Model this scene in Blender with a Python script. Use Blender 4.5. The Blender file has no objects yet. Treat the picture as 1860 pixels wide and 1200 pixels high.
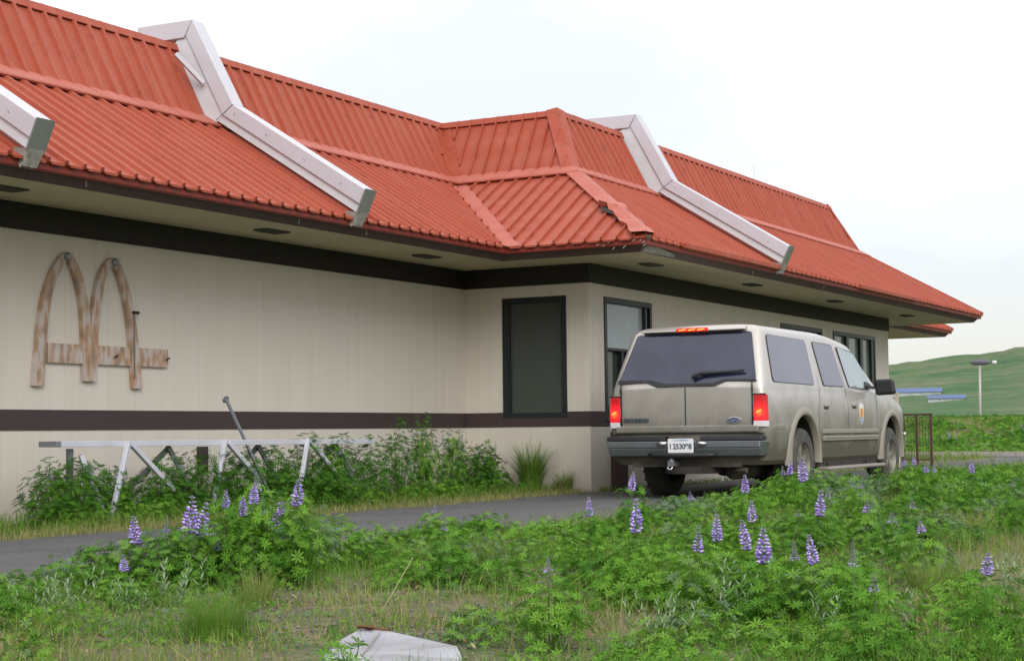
import bpy, bmesh, math, random
import numpy as np
from mathutils import Vector, Matrix
R_ = math.radians
S = bpy.context.scene
COL = S.collection
rnd = random.Random(7)

# ------------------------------------------------------------------ camera
YAW, PITCH, ROLL = R_(29.0682), R_(3.5083), R_(-0.6732)
CAM = Vector((11.7768, -19.8445, 0.80))
fw = Vector((-math.sin(YAW)*math.cos(PITCH), math.cos(YAW)*math.cos(PITCH), math.sin(PITCH)))
rt = Vector((math.cos(YAW), math.sin(YAW), 0)); up = rt.cross(fw)
r2 = rt*math.cos(ROLL)+up*math.sin(ROLL); u2 = -rt*math.sin(ROLL)+up*math.cos(ROLL)
cd = bpy.data.cameras.new('camera'); co = bpy.data.objects.new('camera', cd); COL.objects.link(co)
co.matrix_world = Matrix(((r2.x, u2.x, -fw.x, CAM.x), (r2.y, u2.y, -fw.y, CAM.y), (r2.z, u2.z, -fw.z, CAM.z), (0, 0, 0, 1)))
cd.sensor_fit = 'HORIZONTAL'; cd.sensor_width = 36; cd.lens = 36*3024.39/1860; cd.clip_start = .05; cd.clip_end = 5000
S.camera = co

# ------------------------------------------------------------------ overcast sky: Nishita under a cloud layer
SUN_EL, SUN_AZ = R_(28), R_(-138)      # azimuth of the (veiled) sun, from behind the camera's left
w = bpy.data.worlds.new('World'); S.world = w; w.use_nodes = True
nt = w.node_tree; nt.nodes.clear()
def N(nt, t, **k):
    n = nt.nodes.new(t)
    for a, b in k.items(): setattr(n, a, b)
    return n
out = N(nt, 'ShaderNodeOutputWorld'); bg = N(nt, 'ShaderNodeBackground'); bg2 = N(nt, 'ShaderNodeBackground'); add = N(nt, 'ShaderNodeAddShader')
sky = N(nt, 'ShaderNodeTexSky', sky_type='NISHITA'); sky.sun_disc = False; sky.sun_elevation = SUN_EL; sky.sun_rotation = R_(138)
bg.inputs['Strength'].default_value = .05
nt.links.new(sky.outputs[0], bg.inputs[0])
tc = N(nt, 'ShaderNodeTexCoord'); sep = N(nt, 'ShaderNodeSeparateXYZ'); nt.links.new(tc.outputs['Generated'], sep.inputs[0])
mr = N(nt, 'ShaderNodeMapRange'); mr.inputs[1].default_value = 0; mr.inputs[2].default_value = 1; mr.inputs[3].default_value = .66; mr.inputs[4].default_value = 2.3
nt.links.new(sep.outputs['Z'], mr.inputs[0])
no = N(nt, 'ShaderNodeTexNoise'); no.inputs['Scale'].default_value = 1.9; no.inputs['Detail'].default_value = 5; no.inputs['Roughness'].default_value = .55
mp = N(nt, 'ShaderNodeMapping'); mp.inputs['Scale'].default_value = (1, 1, 2.2); nt.links.new(tc.outputs['Generated'], mp.inputs[0]); nt.links.new(mp.outputs[0], no.inputs[0])
cr = N(nt, 'ShaderNodeValToRGB'); cr.color_ramp.elements[0].position = .50; cr.color_ramp.elements[0].color = (.65, .62, .64, 1)
cr.color_ramp.elements[1].position = .74; cr.color_ramp.elements[1].color = (.89, .86, .88, 1)
nt.links.new(no.outputs[0], cr.inputs[0])
vm = N(nt, 'ShaderNodeVectorMath', operation='SCALE'); nt.links.new(cr.outputs[0], vm.inputs[0]); nt.links.new(mr.outputs[0], vm.inputs['Scale'])
nt.links.new(vm.outputs[0], bg2.inputs[0]); bg2.inputs['Strength'].default_value = 1.0
nt.links.new(bg.outputs[0], add.inputs[0]); nt.links.new(bg2.outputs[0], add.inputs[1]); nt.links.new(add.outputs[0], out.inputs[0])

sl = bpy.data.lights.new('sun', 'SUN'); so = bpy.data.objects.new('sun', sl); COL.objects.link(so)
sl.energy = 1.4; sl.angle = R_(28); sl.color = (1, .97, .93)
sd = Vector((math.sin(R_(42)), -math.cos(R_(42)), math.tan(SUN_EL))).normalized()
so.rotation_euler = sd.to_track_quat('Z', 'Y').to_euler(); so.location = (0, -20, 30)
S.view_settings.view_transform = 'Standard'; S.view_settings.look = 'None'; S.view_settings.exposure = 0.18; S.view_settings.gamma = 1.0

# ------------------------------------------------------------------ materials
def mat(name, col, rough=.6, metal=0, noise=None, bump=None, spec=.5, coat=0, trans=0, emit=None):
    """noise=(scale, amount, tint colour), bump=(scale, strength)"""
    m = bpy.data.materials.new(name); m.use_nodes = True; t = m.node_tree
    b = t.nodes['Principled BSDF']; b.inputs['Base Color'].default_value = (*col, 1)
    b.inputs['Roughness'].default_value = rough; b.inputs['Metallic'].default_value = metal
    b.inputs['Specular IOR Level'].default_value = spec; b.inputs['Coat Weight'].default_value = coat
    if emit: b.inputs['Emission Color'].default_value = (*emit[0], 1); b.inputs['Emission Strength'].default_value = emit[1]
    tcn = None
    if noise or bump:
        tcn = N(t, 'ShaderNodeTexCoord')
    if noise:
        sc, amt, c2 = noise
        n1 = N(t, 'ShaderNodeTexNoise'); n1.inputs['Scale'].default_value = sc; n1.inputs['Detail'].default_value = 8; n1.inputs['Roughness'].default_value = .65
        t.links.new(tcn.outputs['Object'], n1.inputs[0])
        r = N(t, 'ShaderNodeMapRange'); r.inputs[1].default_value = .38; r.inputs[2].default_value = .68; r.inputs[3].default_value = 0; r.inputs[4].default_value = amt
        t.links.new(n1.outputs[0], r.inputs[0])
        mx = N(t, 'ShaderNodeMix', data_type='RGBA'); mx.inputs[6].default_value = (*col, 1); mx.inputs[7].default_value = (*c2, 1)
        t.links.new(r.outputs[0], mx.inputs[0]); t.links.new(mx.outputs[2], b.inputs['Base Color'])
    if bump:
        n2 = N(t, 'ShaderNodeTexNoise'); n2.inputs['Scale'].default_value = bump[0]; n2.inputs['Detail'].default_value = 6
        t.links.new(tcn.outputs['Object'], n2.inputs[0])
        bp = N(t, 'ShaderNodeBump'); bp.inputs['Strength'].default_value = bump[1]; bp.inputs['Distance'].default_value = .02
        t.links.new(n2.outputs[0], bp.inputs['Height']); t.links.new(bp.outputs[0], b.inputs['Normal'])
    return m

M = {}
M['roof'] = mat('roof_metal', (.35, .076, .040), .55, 0, (1.3, .6, (.30, .058, .028)), (3, .15), spec=.25)
M['roofpink'] = mat('faded_roof_flashing', (.43, .135, .095), .55, 0, (2.5, .8, (.37, .09, .055)), (6, .2), spec=.3)
M['trim'] = mat('dark_red_trim', (.27, .042, .026), .5, 0, (3, .6, (.19, .03, .02)))
M['fascia'] = mat('brown_fascia', (.078, .046, .042), .6, 0, (4, .5, (.055, .034, .031)))
M['soffit'] = mat('soffit', (.52, .47, .29), .8, 0, (1.5, .7, (.44, .40, .24)))
M['band'] = mat('dark_band', (.014, .011, .009), .65)
M['stripe'] = mat('brown_stripe', (.048, .033, .032), .7, 0, (5, .6, (.048, .030, .028)), (30, .1))
M['beam'] = mat('white_beam', (.52, .53, .575), .35, 0, (6, .45, (.46, .45, .46)), (4, .1), spec=.6)
M['beamstep'] = mat('white_beam_base', (.60, .64, .67), .35, 0, (3, .4, (.48, .5, .52)))
M['beamend'] = mat('beam_end_plate', (.19, .215, .20), .5, .2, (8, .6, (.25, .26, .2)))
M['alu'] = mat('aluminium', (.60, .62, .68), .45, .25, (5, .5, (.46, .48, .53)), (20, .05))
M['aludk'] = mat('weathered_aluminium', (.24, .26, .28), .45, .5, (5, .6, (.14, .15, .15)))
M['frame'] = mat('window_frame', (.018, .024, .026), .4, .3)
M['glassdark'] = mat('dark_glass', (.045, .058, .048), .06, 0, (1.2, .8, (.05, .06, .05)))
M['glasspale'] = mat('pale_sky_pane', (.33, .40, .41), .2, 0, (1.5, .7, (.26, .32, .33)))  # pale colour: frosting and blind, with reflected sky painted in
M['glassgreen'] = mat('green_reflection_pane', (.12, .19, .15), .15, 0, (1.2, .8, (.2, .27, .25)))  # greenish reflection in the panes painted as base colour
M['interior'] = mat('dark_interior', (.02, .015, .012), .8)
M['post'] = mat('dark_red_post', (.055, .022, .016), .7, 0, (8, .7, (.03, .015, .012)))
M['vent'] = mat('vent', (.07, .07, .055), .7)
M['peel'] = mat('bare_flashing', (.32, .32, .28), .6, 0, (12, .8, (.12, .11, .1)))
M['wood'] = None

def fade_roof(m):
    t = m.node_tree; b = t.nodes['Principled BSDF']; src = b.inputs['Base Color'].links[0].from_socket
    tcn = N(t, 'ShaderNodeTexCoord'); mp = N(t, 'ShaderNodeMapping'); mp.inputs['Scale'].default_value = (.7, 9, .7); t.links.new(tcn.outputs['Object'], mp.inputs[0])
    n1 = N(t, 'ShaderNodeTexNoise'); n1.inputs['Scale'].default_value = 1; n1.inputs['Detail'].default_value = 6; t.links.new(mp.outputs[0], n1.inputs[0])
    r = N(t, 'ShaderNodeMapRange'); r.inputs[1].default_value = .45; r.inputs[2].default_value = .75; r.inputs[4].default_value = .60; t.links.new(n1.outputs[0], r.inputs[0])
    mx = N(t, 'ShaderNodeMix', data_type='RGBA'); mx.inputs[7].default_value = (.40, .125, .078, 1); t.links.new(r.outputs[0], mx.inputs[0]); t.links.new(src, mx.inputs[6])
    n2 = N(t, 'ShaderNodeTexNoise'); n2.inputs['Scale'].default_value = 7; n2.inputs['Detail'].default_value = 8; t.links.new(tcn.outputs['Object'], n2.inputs[0])
    r2 = N(t, 'ShaderNodeMapRange'); r2.inputs[1].default_value = .58; r2.inputs[2].default_value = .72; r2.inputs[4].default_value = .45; t.links.new(n2.outputs[0], r2.inputs[0])
    mx2 = N(t, 'ShaderNodeMix', data_type='RGBA'); mx2.inputs[7].default_value = (.20, .045, .028, 1); t.links.new(r2.outputs[0], mx2.inputs[0]); t.links.new(mx.outputs[2], mx2.inputs[6]); t.links.new(mx2.outputs[2], b.inputs['Base Color'])
fade_roof(M['roof'])

def wood_mat():
    m = bpy.data.materials.new('weathered_plywood'); m.use_nodes = True; t = m.node_tree; b = t.nodes['Principled BSDF']
    b.inputs['Roughness'].default_value = .8
    tcn = N(t, 'ShaderNodeTexCoord'); mp = N(t, 'ShaderNodeMapping'); mp.inputs['Scale'].default_value = (3, 14, 5)
    t.links.new(tcn.outputs['Object'], mp.inputs[0])
    n1 = N(t, 'ShaderNodeTexNoise'); n1.inputs['Scale'].default_value = 1; n1.inputs['Detail'].default_value = 8; t.links.new(mp.outputs[0], n1.inputs[0])
    c = N(t, 'ShaderNodeValToRGB'); e = c.color_ramp.elements
    e[0].position = .28; e[0].color = (.19, .165, .145, 1); e[1].position = .72; e[1].color = (.48, .445, .42, 1)
    q = e.new(.45); q.color = (.40, .25, .15, 1); q = e.new(.56); q.color = (.46, .38, .32, 1)
    t.links.new(n1.outputs[0], c.inputs[0])
    n3 = N(t, 'ShaderNodeTexNoise'); n3.inputs['Scale'].default_value = 3.5; n3.inputs['Detail'].default_value = 3; t.links.new(tcn.outputs['Object'], n3.inputs[0])
    mr = N(t, 'ShaderNodeMapRange'); mr.inputs[1].default_value = .42; mr.inputs[2].default_value = .62; t.links.new(n3.outputs[0], mr.inputs[0])
    mx = N(t, 'ShaderNodeMix', data_type='RGBA'); t.links.new(mr.outputs[0], mx.inputs[0]); t.links.new(c.outputs[0], mx.inputs[6])
    mx2 = N(t, 'ShaderNodeMix', data_type='RGBA', blend_type='MULTIPLY'); mx2.inputs[0].default_value = 1; mx2.inputs[7].default_value = (1.0, 1.05, 1.12, 1)
    t.links.new(c.outputs[0], mx2.inputs[6]); t.links.new(mx2.outputs[2], mx.inputs[7])
    t.links.new(mx.outputs[2], b.inputs['Base Color'])
    return m
M['wood'] = wood_mat()

def wall_mat():
    m = bpy.data.materials.new('grooved_cream_siding'); m.use_nodes = True; t = m.node_tree; b = t.nodes['Principled BSDF']
    b.inputs['Roughness'].default_value = .75
    tcn = N(t, 'ShaderNodeTexCoord'); sp = N(t, 'ShaderNodeSeparateXYZ'); t.links.new(tcn.outputs['Object'], sp.inputs[0])
    a = N(t, 'ShaderNodeMath', operation='ADD'); t.links.new(sp.outputs[0], a.inputs[0]); t.links.new(sp.outputs[1], a.inputs[1])
    d = N(t, 'ShaderNodeMath', operation='DIVIDE'); d.inputs[1].default_value = .203; t.links.new(a.outputs[0], d.inputs[0])
    f = N(t, 'ShaderNodeMath', operation='FRACT'); t.links.new(d.outputs[0], f.inputs[0])
    l = N(t, 'ShaderNodeMath', operation='LESS_THAN'); l.inputs[1].default_value = .05; t.links.new(f.outputs[0], l.inputs[0])
    bp = N(t, 'ShaderNodeBump', invert=True); bp.inputs['Strength'].default_value = .3; bp.inputs['Distance'].default_value = .005; t.links.new(l.outputs[0], bp.inputs['Height'])
    n2 = N(t, 'ShaderNodeTexNoise'); n2.inputs['Scale'].default_value = 90; t.links.new(tcn.outputs['Object'], n2.inputs[0])
    bp2 = N(t, 'ShaderNodeBump'); bp2.inputs['Strength'].default_value = .12; bp2.inputs['Distance'].default_value = .004
    t.links.new(n2.outputs[0], bp2.inputs['Height']); t.links.new(bp.outputs[0], bp2.inputs['Normal']); t.links.new(bp2.outputs[0], b.inputs['Normal'])
    # weather streaks + blotches
    mp = N(t, 'ShaderNodeMapping'); mp.inputs['Scale'].default_value = (7, 7, .5); t.links.new(tcn.outputs['Object'], mp.inputs[0])
    n1 = N(t, 'ShaderNodeTexNoise'); n1.inputs['Scale'].default_value = 1; n1.inputs['Detail'].default_value = 6; t.links.new(mp.outputs[0], n1.inputs[0])
    c = N(t, 'ShaderNodeValToRGB'); e = c.color_ramp.elements
    e[0].position = .3; e[0].color = (.58, .535, .465, 1); e[1].position = .65; e[1].color = (.62, .58, .51, 1)
    t.links.new(n1.outputs[0], c.inputs[0])
    n4 = N(t, 'ShaderNodeTexNoise'); n4.inputs['Scale'].default_value = 1.1; n4.inputs['Detail'].default_value = 4; t.links.new(tcn.outputs['Object'], n4.inputs[0])
    mr = N(t, 'ShaderNodeMapRange'); mr.inputs[1].default_value = .35; mr.inputs[2].default_value = .7; mr.inputs[4].default_value = .5; t.links.new(n4.outputs[0], mr.inputs[0])
    mx = N(t, 'ShaderNodeMix', data_type='RGBA'); mx.inputs[7].default_value = (.575, .555, .48, 1); t.links.new(mr.outputs[0], mx.inputs[0]); t.links.new(c.outputs[0], mx.inputs[6])
    mx3 = N(t, 'ShaderNodeMix', data_type='RGBA', blend_type='MULTIPLY'); mx3.inputs[7].default_value = (.93, .925, .91, 1)
    t.links.new(l.outputs[0], mx3.inputs[0]); t.links.new(mx.outputs[2], mx3.inputs[6])
    # splash dirt near the ground
    mz = N(t, 'ShaderNodeMapRange'); mz.inputs[1].default_value = .05; mz.inputs[2].default_value = .5; mz.inputs[3].default_value = .55; mz.inputs[4].default_value = 0
    t.links.new(sp.outputs[2], mz.inputs[0])
    mm = N(t, 'ShaderNodeMath', operation='MULTIPLY'); t.links.new(mz.outputs[0], mm.inputs[0]); t.links.new(n1.outputs[0], mm.inputs[1])
    mx4 = N(t, 'ShaderNodeMix', data_type='RGBA'); mx4.inputs[7].default_value = (.26, .22, .16, 1); t.links.new(mm.outputs[0], mx4.inputs[0]); t.links.new(mx3.outputs[2], mx4.inputs[6])
    t.links.new(mx4.outputs[2], b.inputs['Base Color'])
    return m
M['wall'] = wall_mat()

# ------------------------------------------------------------------ object helpers
def tag(o, label=None, cat=None, group=None, kind=None):
    if label: o['label'] = label
    if cat: o['category'] = cat
    if group: o['group'] = group
    if kind: o['kind'] = kind
    return o
def thing(name, label, cat, loc=(0, 0, 0), rz=0, group=None):
    o = bpy.data.objects.new(name, None); COL.objects.link(o); o.location = loc; o.rotation_euler = (0, 0, rz)
    o.empty_display_size = .2
    return tag(o, label, cat, group)

class MB:
    def __init__(s): s.v = []; s.f = []; s.mi = []; s.cur = 0
    def add(s, vs, fs):
        n = len(s.v); s.v += [tuple(v) for v in vs]
        for f in fs: s.f.append(tuple(i+n for i in f)); s.mi.append(s.cur)
        return s
    def box(s, x0, x1, y0, y1, z0, z1):
        vs = [(x, y, z) for z in (z0, z1) for y in (y0, y1) for x in (x0, x1)]
        return s.add(vs, [(0, 2, 3, 1), (4, 5, 7, 6), (0, 1, 5, 4), (2, 6, 7, 3), (0, 4, 6, 2), (1, 3, 7, 5)])
    def hexa(s, b, t):
        """b, t: 4 points each (bottom and top loops)"""
        return s.add(list(b)+list(t), [(3, 2, 1, 0), (4, 5, 6, 7), (0, 1, 5, 4), (1, 2, 6, 5), (2, 3, 7, 6), (3, 0, 4, 7)])
    def quad(s, *p): return s.add(p, [tuple(range(len(p)))])
    def prism(s, pts, ax, a, b):
        """polygon pts (2D) extruded along axis ax from a to b"""
        def mk(p, c):
            q = list(p); q.insert(ax, c); return q
        n = len(pts)
        vs = [mk(p, a) for p in pts]+[mk(p, b) for p in pts]
        return s.add(vs, [tuple(range(n)), tuple(range(2*n-1, n-1, -1))]+[(i, i+n, (i+1) % n+n, (i+1) % n) for i in range(n)])
    def bar(s, p, q, w, h, upv=(0, 0, 1)):
        p, q = Vector(p), Vector(q); d = (q-p).normalized(); u = Vector(upv); r = d.cross(u)
        if r.length < 1e-4: r = d.cross(Vector((1, 0, 0)))
        r.normalize(); u = r.cross(d)
        k = [(-1, -1), (1, -1), (1, 1), (-1, 1)]
        return s.hexa([p+r*a*w/2+u*b*h/2 for a, b in k], [q+r*a*w/2+u*b*h/2 for a, b in k])
    def tube(s, path, rad, n=10, cap=True):
        P = [Vector(p) for p in path]; rad = rad if hasattr(rad, '__len__') else [rad]*len(P)
        rings = []; prev = None
        for i, p in enumerate(P):
            d = (P[min(i+1, len(P)-1)]-P[max(i-1, 0)]).normalized()
            if prev is None:
                a = d.orthogonal().normalized()
            else:
                a = (prev-d*prev.dot(d)).normalized()
            prev = a; b = d.cross(a)
            rings.append([p+(a*math.cos(2*math.pi*k/n)+b*math.sin(2*math.pi*k/n))*rad[i] for k in range(n)])
        vs = [v for r in rings for v in r]; fs = []
        for i in range(len(P)-1):
            for k in range(n): fs.append((i*n+k, i*n+(k+1) % n, (i+1)*n+(k+1) % n, (i+1)*n+k))
        if cap: fs += [tuple(range(n-1, -1, -1)), tuple(range(len(vs)-n, len(vs)))]
        return s.add(vs, fs)
    def lathe(s, prof, c, axis='x', n=40):
        """prof: (radius, along) closed ring profile"""
        m = len(prof); vs = []
        for k in range(n):
            a = 2*math.pi*k/n
            for r, t in prof:
                y, z = r*math.cos(a), r*math.sin(a)
                vs.append((c[0]+t, c[1]+y, c[2]+z) if axis == 'x' else (c[0]+y, c[1]+z, c[2]+t))
        fs = []
        for k in range(n):
            for i in range(m-1):
                fs.append((k*m+i, k*m+i+1, ((k+1) % n)*m+i+1, ((k+1) % n)*m+i))
        return s.add(vs, fs)
    def build(s, name, m, parent=None, smooth=False, angle=None, bevel=0, fix=True):
        me = bpy.data.meshes.new(name); me.from_pydata(s.v, [], s.f)
        ms = m if isinstance(m, (list, tuple)) else [m]
        for q in ms: me.materials.append(q)
        me.polygons.foreach_set('material_index', s.mi)
        if fix:
            bm = bmesh.new(); bm.from_mesh(me); bmesh.ops.recalc_face_normals(bm, faces=bm.faces); bm.to_mesh(me); bm.free()
        if smooth or angle:
            me.polygons.foreach_set('use_smooth', [True]*len(me.polygons))
            if angle: me.set_sharp_from_angle(angle=R_(angle))
        me.update()
        o = bpy.data.objects.new(name, me); COL.objects.link(o)
        if parent: o.parent = parent
        if bevel:
            b = o.modifiers.new('bevel', 'BEVEL'); b.width = bevel; b.segments = 2; b.limit_method = 'ANGLE'; b.angle_limit = R_(40)
        return o

def text(name, body, size, m, parent, mw, depth=.002, shear=0, align='CENTER', sx=1, bold=0):
    c = bpy.data.curves.new(name, 'FONT'); c.body = body; c.size = size; c.extrude = depth; c.shear = shear; c.align_x = align; c.align_y = 'CENTER'; c.offset = bold
    o = bpy.data.objects.new(name, c); COL.objects.link(o)
    dg = bpy.context.evaluated_depsgraph_get(); me = bpy.data.meshes.new_from_object(o.evaluated_get(dg))
    bpy.data.objects.remove(o); me.materials.clear(); me.materials.append(m); me.name = name
    q = bpy.data.objects.new(name, me); COL.objects.link(q); q.parent = parent
    q.matrix_local = mw @ Matrix.Diagonal((sx, 1, 1, 1))
    return q
# ================================================================== THE RESTAURANT BUILDING
W, L, LW = 1.92, 13.80, 18.9
ZT1, ZT2, ZM1, ZM2 = 3.047, 2.787, 1.074, .877
OE, ZE = 1.41, 2.98
G_, ZG = 1.576, 3.1435
B_, ZB = -.414, 4.38
RR, ZR = -.911, 5.337
bld = thing('restaurant_building', 'closed cream restaurant with brown bands and an orange-red double-pitched metal roof', 'building', (0, 0, 0))
poly = [(0, -17), (0, 0), (W, 0), (W, L), (0, L), (0, LW), (-11, LW), (-11, -17)]
n_ = len(poly)
edges = []
for i in range(n_):
    a, b = Vector(poly[i]), Vector(poly[(i+1) % n_]); d = (b-a).normalized(); edges.append((a, b, d, Vector((d.y, -d.x)), (b-a).length))
def convex(i):   # corner at poly[i]
    d0, d1 = edges[(i-1) % n_][2], edges[i][2]
    return d0.x*d1.y-d0.y*d1.x > 0
cv = [1 if convex(i) else -1 for i in range(n_)]
def off_corner(i, o):
    a = edges[(i-1) % n_][3]; b = edges[i][3]; p = Vector(poly[i])+o*(a+b); return p
def ring(o, z): return [(*off_corner(i, o), z) for i in range(n_)]
def bridge(mb, r0, r1, skip=()):
    n = len(r0)
    for i in range(n):
        if i in skip: continue
        j = (i+1) % n; mb.quad(r0[i], r0[j], r1[j], r1[i])
# walls with real openings
def wall_face(mb, ax, c, a0, a1, holes, z0=-.3, z1=3.2):
    us = sorted({a0, a1, *[h[0] for h in holes], *[h[1] for h in holes]}); zs = sorted({z0, z1, *[h[2] for h in holes], *[h[3] for h in holes]})
    def P(u, z): return (c, u, z) if ax == 0 else (u, c, z)
    for i in range(len(us)-1):
        for j in range(len(zs)-1):
            um, zm = (us[i]+us[i+1])/2, (zs[j]+zs[j+1])/2
            if any(h[0] < um < h[1] and h[2] < zm < h[3] for h in holes): continue
            mb.quad(P(us[i], zs[j]), P(us[i+1], zs[j]), P(us[i+1], zs[j+1]), P(us[i], zs[j+1]))
    for h in holes:   # reveals
        dpt = .14; s = -1 if ax == 0 else 1
        def Q(u, z, d): return (c+s*d, u, z) if ax == 0 else (u, c+s*d, z)
        k = [(h[0], h[2]), (h[1], h[2]), (h[1], h[3]), (h[0], h[3])]
        for q in range(4): mb.quad(Q(*k[q], 0), Q(*k[(q+1) % 4], 0), Q(*k[(q+1) % 4], dpt), Q(*k[q], dpt))
HJ = [(.62, 1.565, 1.01, 2.61)]
HF = [(.47, 1.99, .95, 2.61), (7.41, 9.57, .95, 2.61), (10.24, 12.84, .95, 2.61)]
mb = MB()
wall_face(mb, 0, 0, -17, 0, []); wall_face(mb, 1, 0, 0, W, HJ); wall_face(mb, 0, W, 0, L, HF)
mb.quad((W, L, -.3), (0, L, -.3), (0, L, 3.2), (W, L, 3.2)); mb.quad((0, L, -.3), (0, LW, -.3), (0, LW, 3.2), (0, L, 3.2))
mb.quad((0, LW, -.3), (-11, LW, -.3), (-11, LW, 3.2), (0, LW, 3.2)); mb.quad((-11, LW, -.3), (-11, -17, -.3), (-11, -17, 3.2), (-11, LW, 3.2))
mb.quad((-11, -17, -.3), (0, -17, -.3), (0, -17, 3.2), (-11, -17, 3.2))
mb.build('wall', M['wall'], bld)
# bands follow the wall, proud by 2 cm; the openings' frames interrupt the middle stripe
def band(name, z0, z1, t, m, cuts=()):
    mb = MB(); r0, r1, q0, q1 = ring(t, z0), ring(t, z1), ring(.001, z0), ring(.001, z1)
    bridge(mb, r0, r1, cuts); bridge(mb, q0, r0, cuts); bridge(mb, r1, q1, cuts); return mb.build(name, m, bld)
band('dark_band', ZT2, ZT1+.05, .022, M['band'])
mb = MB(); t = .012
mb.box(.001, t, -17, t, ZM2, ZM1); mb.build('brown_stripe', M['stripe'], bld); mb = MB()
mb.box(t, .60, -t, -.001, ZM2, ZM1); mb.build('brown_stripe', M['stripe'], bld); mb = MB(); mb.box(1.585, W+t, -t, -.001, ZM2, ZM1)
mb.build('brown_stripe', M['stripe'], bld); mb = MB(); mb.box(.60, 1.585, -t, -.001, ZM2, .985); mb.build('brown_stripe', M['stripe'], bld); mb = MB()
for a, b in [(0, .45), (2.01, 7.39), (9.59, 10.22), (12.86, L)]:
    mb = MB(); mb.box(W+.001, W+t, a, b, ZM2, ZM1); mb.build('brown_stripe', M['stripe'], bld)
mb = MB()
mb.box(W+.001, W+t, .45, 2.01, ZM2, .925)
mb.build('brown_stripe', M['stripe'], bld)
# soffit, fascia, trim
mb = MB(); bridge(mb, ring(.0, ZT1), ring(OE, ZE)); mb.build('soffit', M['soffit'], bld)
mb = MB(); bridge(mb, ring(OE, ZE), ring(1.488, 3.060)); mb.build('fascia', M['fascia'], bld)
mb = MB(); bridge(mb, ring(1.489, 3.055), ring(1.535, 3.057)); bridge(mb, ring(1.535, 3.057), ring(1.545, 3.068)); bridge(mb, ring(1.545, 3.068), ring(1.548, 3.13)); mb.build('drip_trim', M['trim'], bld)

# roof shell
roof = MB()
bridge(roof, ring(1.549, 3.122), ring(G_, ZG-.012)); bridge(roof, ring(G_, ZG-.012), ring(G_, ZG)); bridge(roof, ring(G_, ZG), ring(B_, ZB)); bridge(roof, ring(B_, ZB), ring(RR, ZR))
roof.quad(*ring(RR, ZR-.02))
# ribs, eave lips
PITCH_R = .2175
def secpt(i, s, o, z, h, nn):
    a, b, d, n, ln = edges[i]; p = a+d*s+n*o
    return Vector((p.x, p.y, z))+nn*h
def section(mb, lips, i, oA, zA, oB, zB, rh, rw, lip):
    a, b, d, n, ln = edges[i]
    nn = Vector((n.x*(zB-zA), n.y*(zB-zA), oA-oB)).normalized()
    c0, c1 = cv[i], cv[(i+1) % n_]
    s_lo = lambda v: -c0*(oA+(oB-oA)*v); s_hi = lambda v: ln+c1*(oA+(oB-oA)*v)
    k0 = math.floor((-2)/PITCH_R); k1 = math.ceil((ln+2)/PITCH_R)
    dv = Vector((d.x, d.y, 0))
    prev = None
    for k in range(k0, k1+1):
        s = k*PITCH_R+.06
        vs = [j/200 for j in range(201)]
        mg0 = .02 if c0 > 0 else .17; mg1 = .02 if c1 > 0 else .17
        ok = [v for v in vs if s_lo(v)+mg0 <= s <= s_hi(v)-mg1]
        if len(ok) < 4: continue
        v0, v1 = ok[0], ok[-1]
        if v0 < .01: v0 = -.004
        def P(v, e, h): return secpt(i, s+e, oA+(oB-oA)*v, zA+(zB-zA)*v, h, nn)
        w2 = rw/2
        mb.hexa([P(v0, -w2, -.002), P(v0, w2, -.002), P(v1, w2, -.002), P(v1, -w2, -.002)], [P(v0, -w2*.55, rh), P(v0, w2*.55, rh), P(v1, w2*.55, rh), P(v1, -w2*.55, rh)])
    if lip:
        k = k0
        while k <= k1:
            s0, s1 = k*PITCH_R+.06+.026, (k+1)*PITCH_R+.06-.026
            if s0 > s_lo(0)+.02 and s1 < s_hi(0)-.02:
                j = rnd.uniform(-.004, .004)
                q = lambda s, o, z: secpt(i, s, o, z, 0, nn)
                lips.hexa([q(s0, oA-.02, zA-.004), q(s1, oA-.02, zA-.004), q(s1, oA+.022+j, zA-.022), q(s0, oA+.022+j, zA-.022)],
                          [q(s0, oA-.02, zA+.014), q(s1, oA-.02, zA+.014), q(s1, oA+.022+j, zA-.010), q(s0, oA+.022+j, zA-.010)])
                lips.hexa([q(s0+.012, oA+.016+j, zA-.034), q(s1-.012, oA+.016+j, zA-.034), q(s1-.012, oA+.024+j, zA-.032), q(s0+.012, oA+.024+j, zA-.032)],
                          [q(s0, oA+.016+j, zA-.012), q(s1, oA+.016+j, zA-.012), q(s1, oA+.026+j, zA-.010), q(s0, oA+.026+j, zA-.010)])
            k += 1
for i in range(n_):
    thin = (i == 1)
    rh, rw = (.042, .022) if thin else (.034, .058)
    section(roof, roof, i, G_, ZG, B_, ZB, rh, rw, True)
    section(roof, roof, i, B_, ZB, RR, ZR, rh, rw, False)
rf = roof.build('roof', M['roof'], bld)

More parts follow.
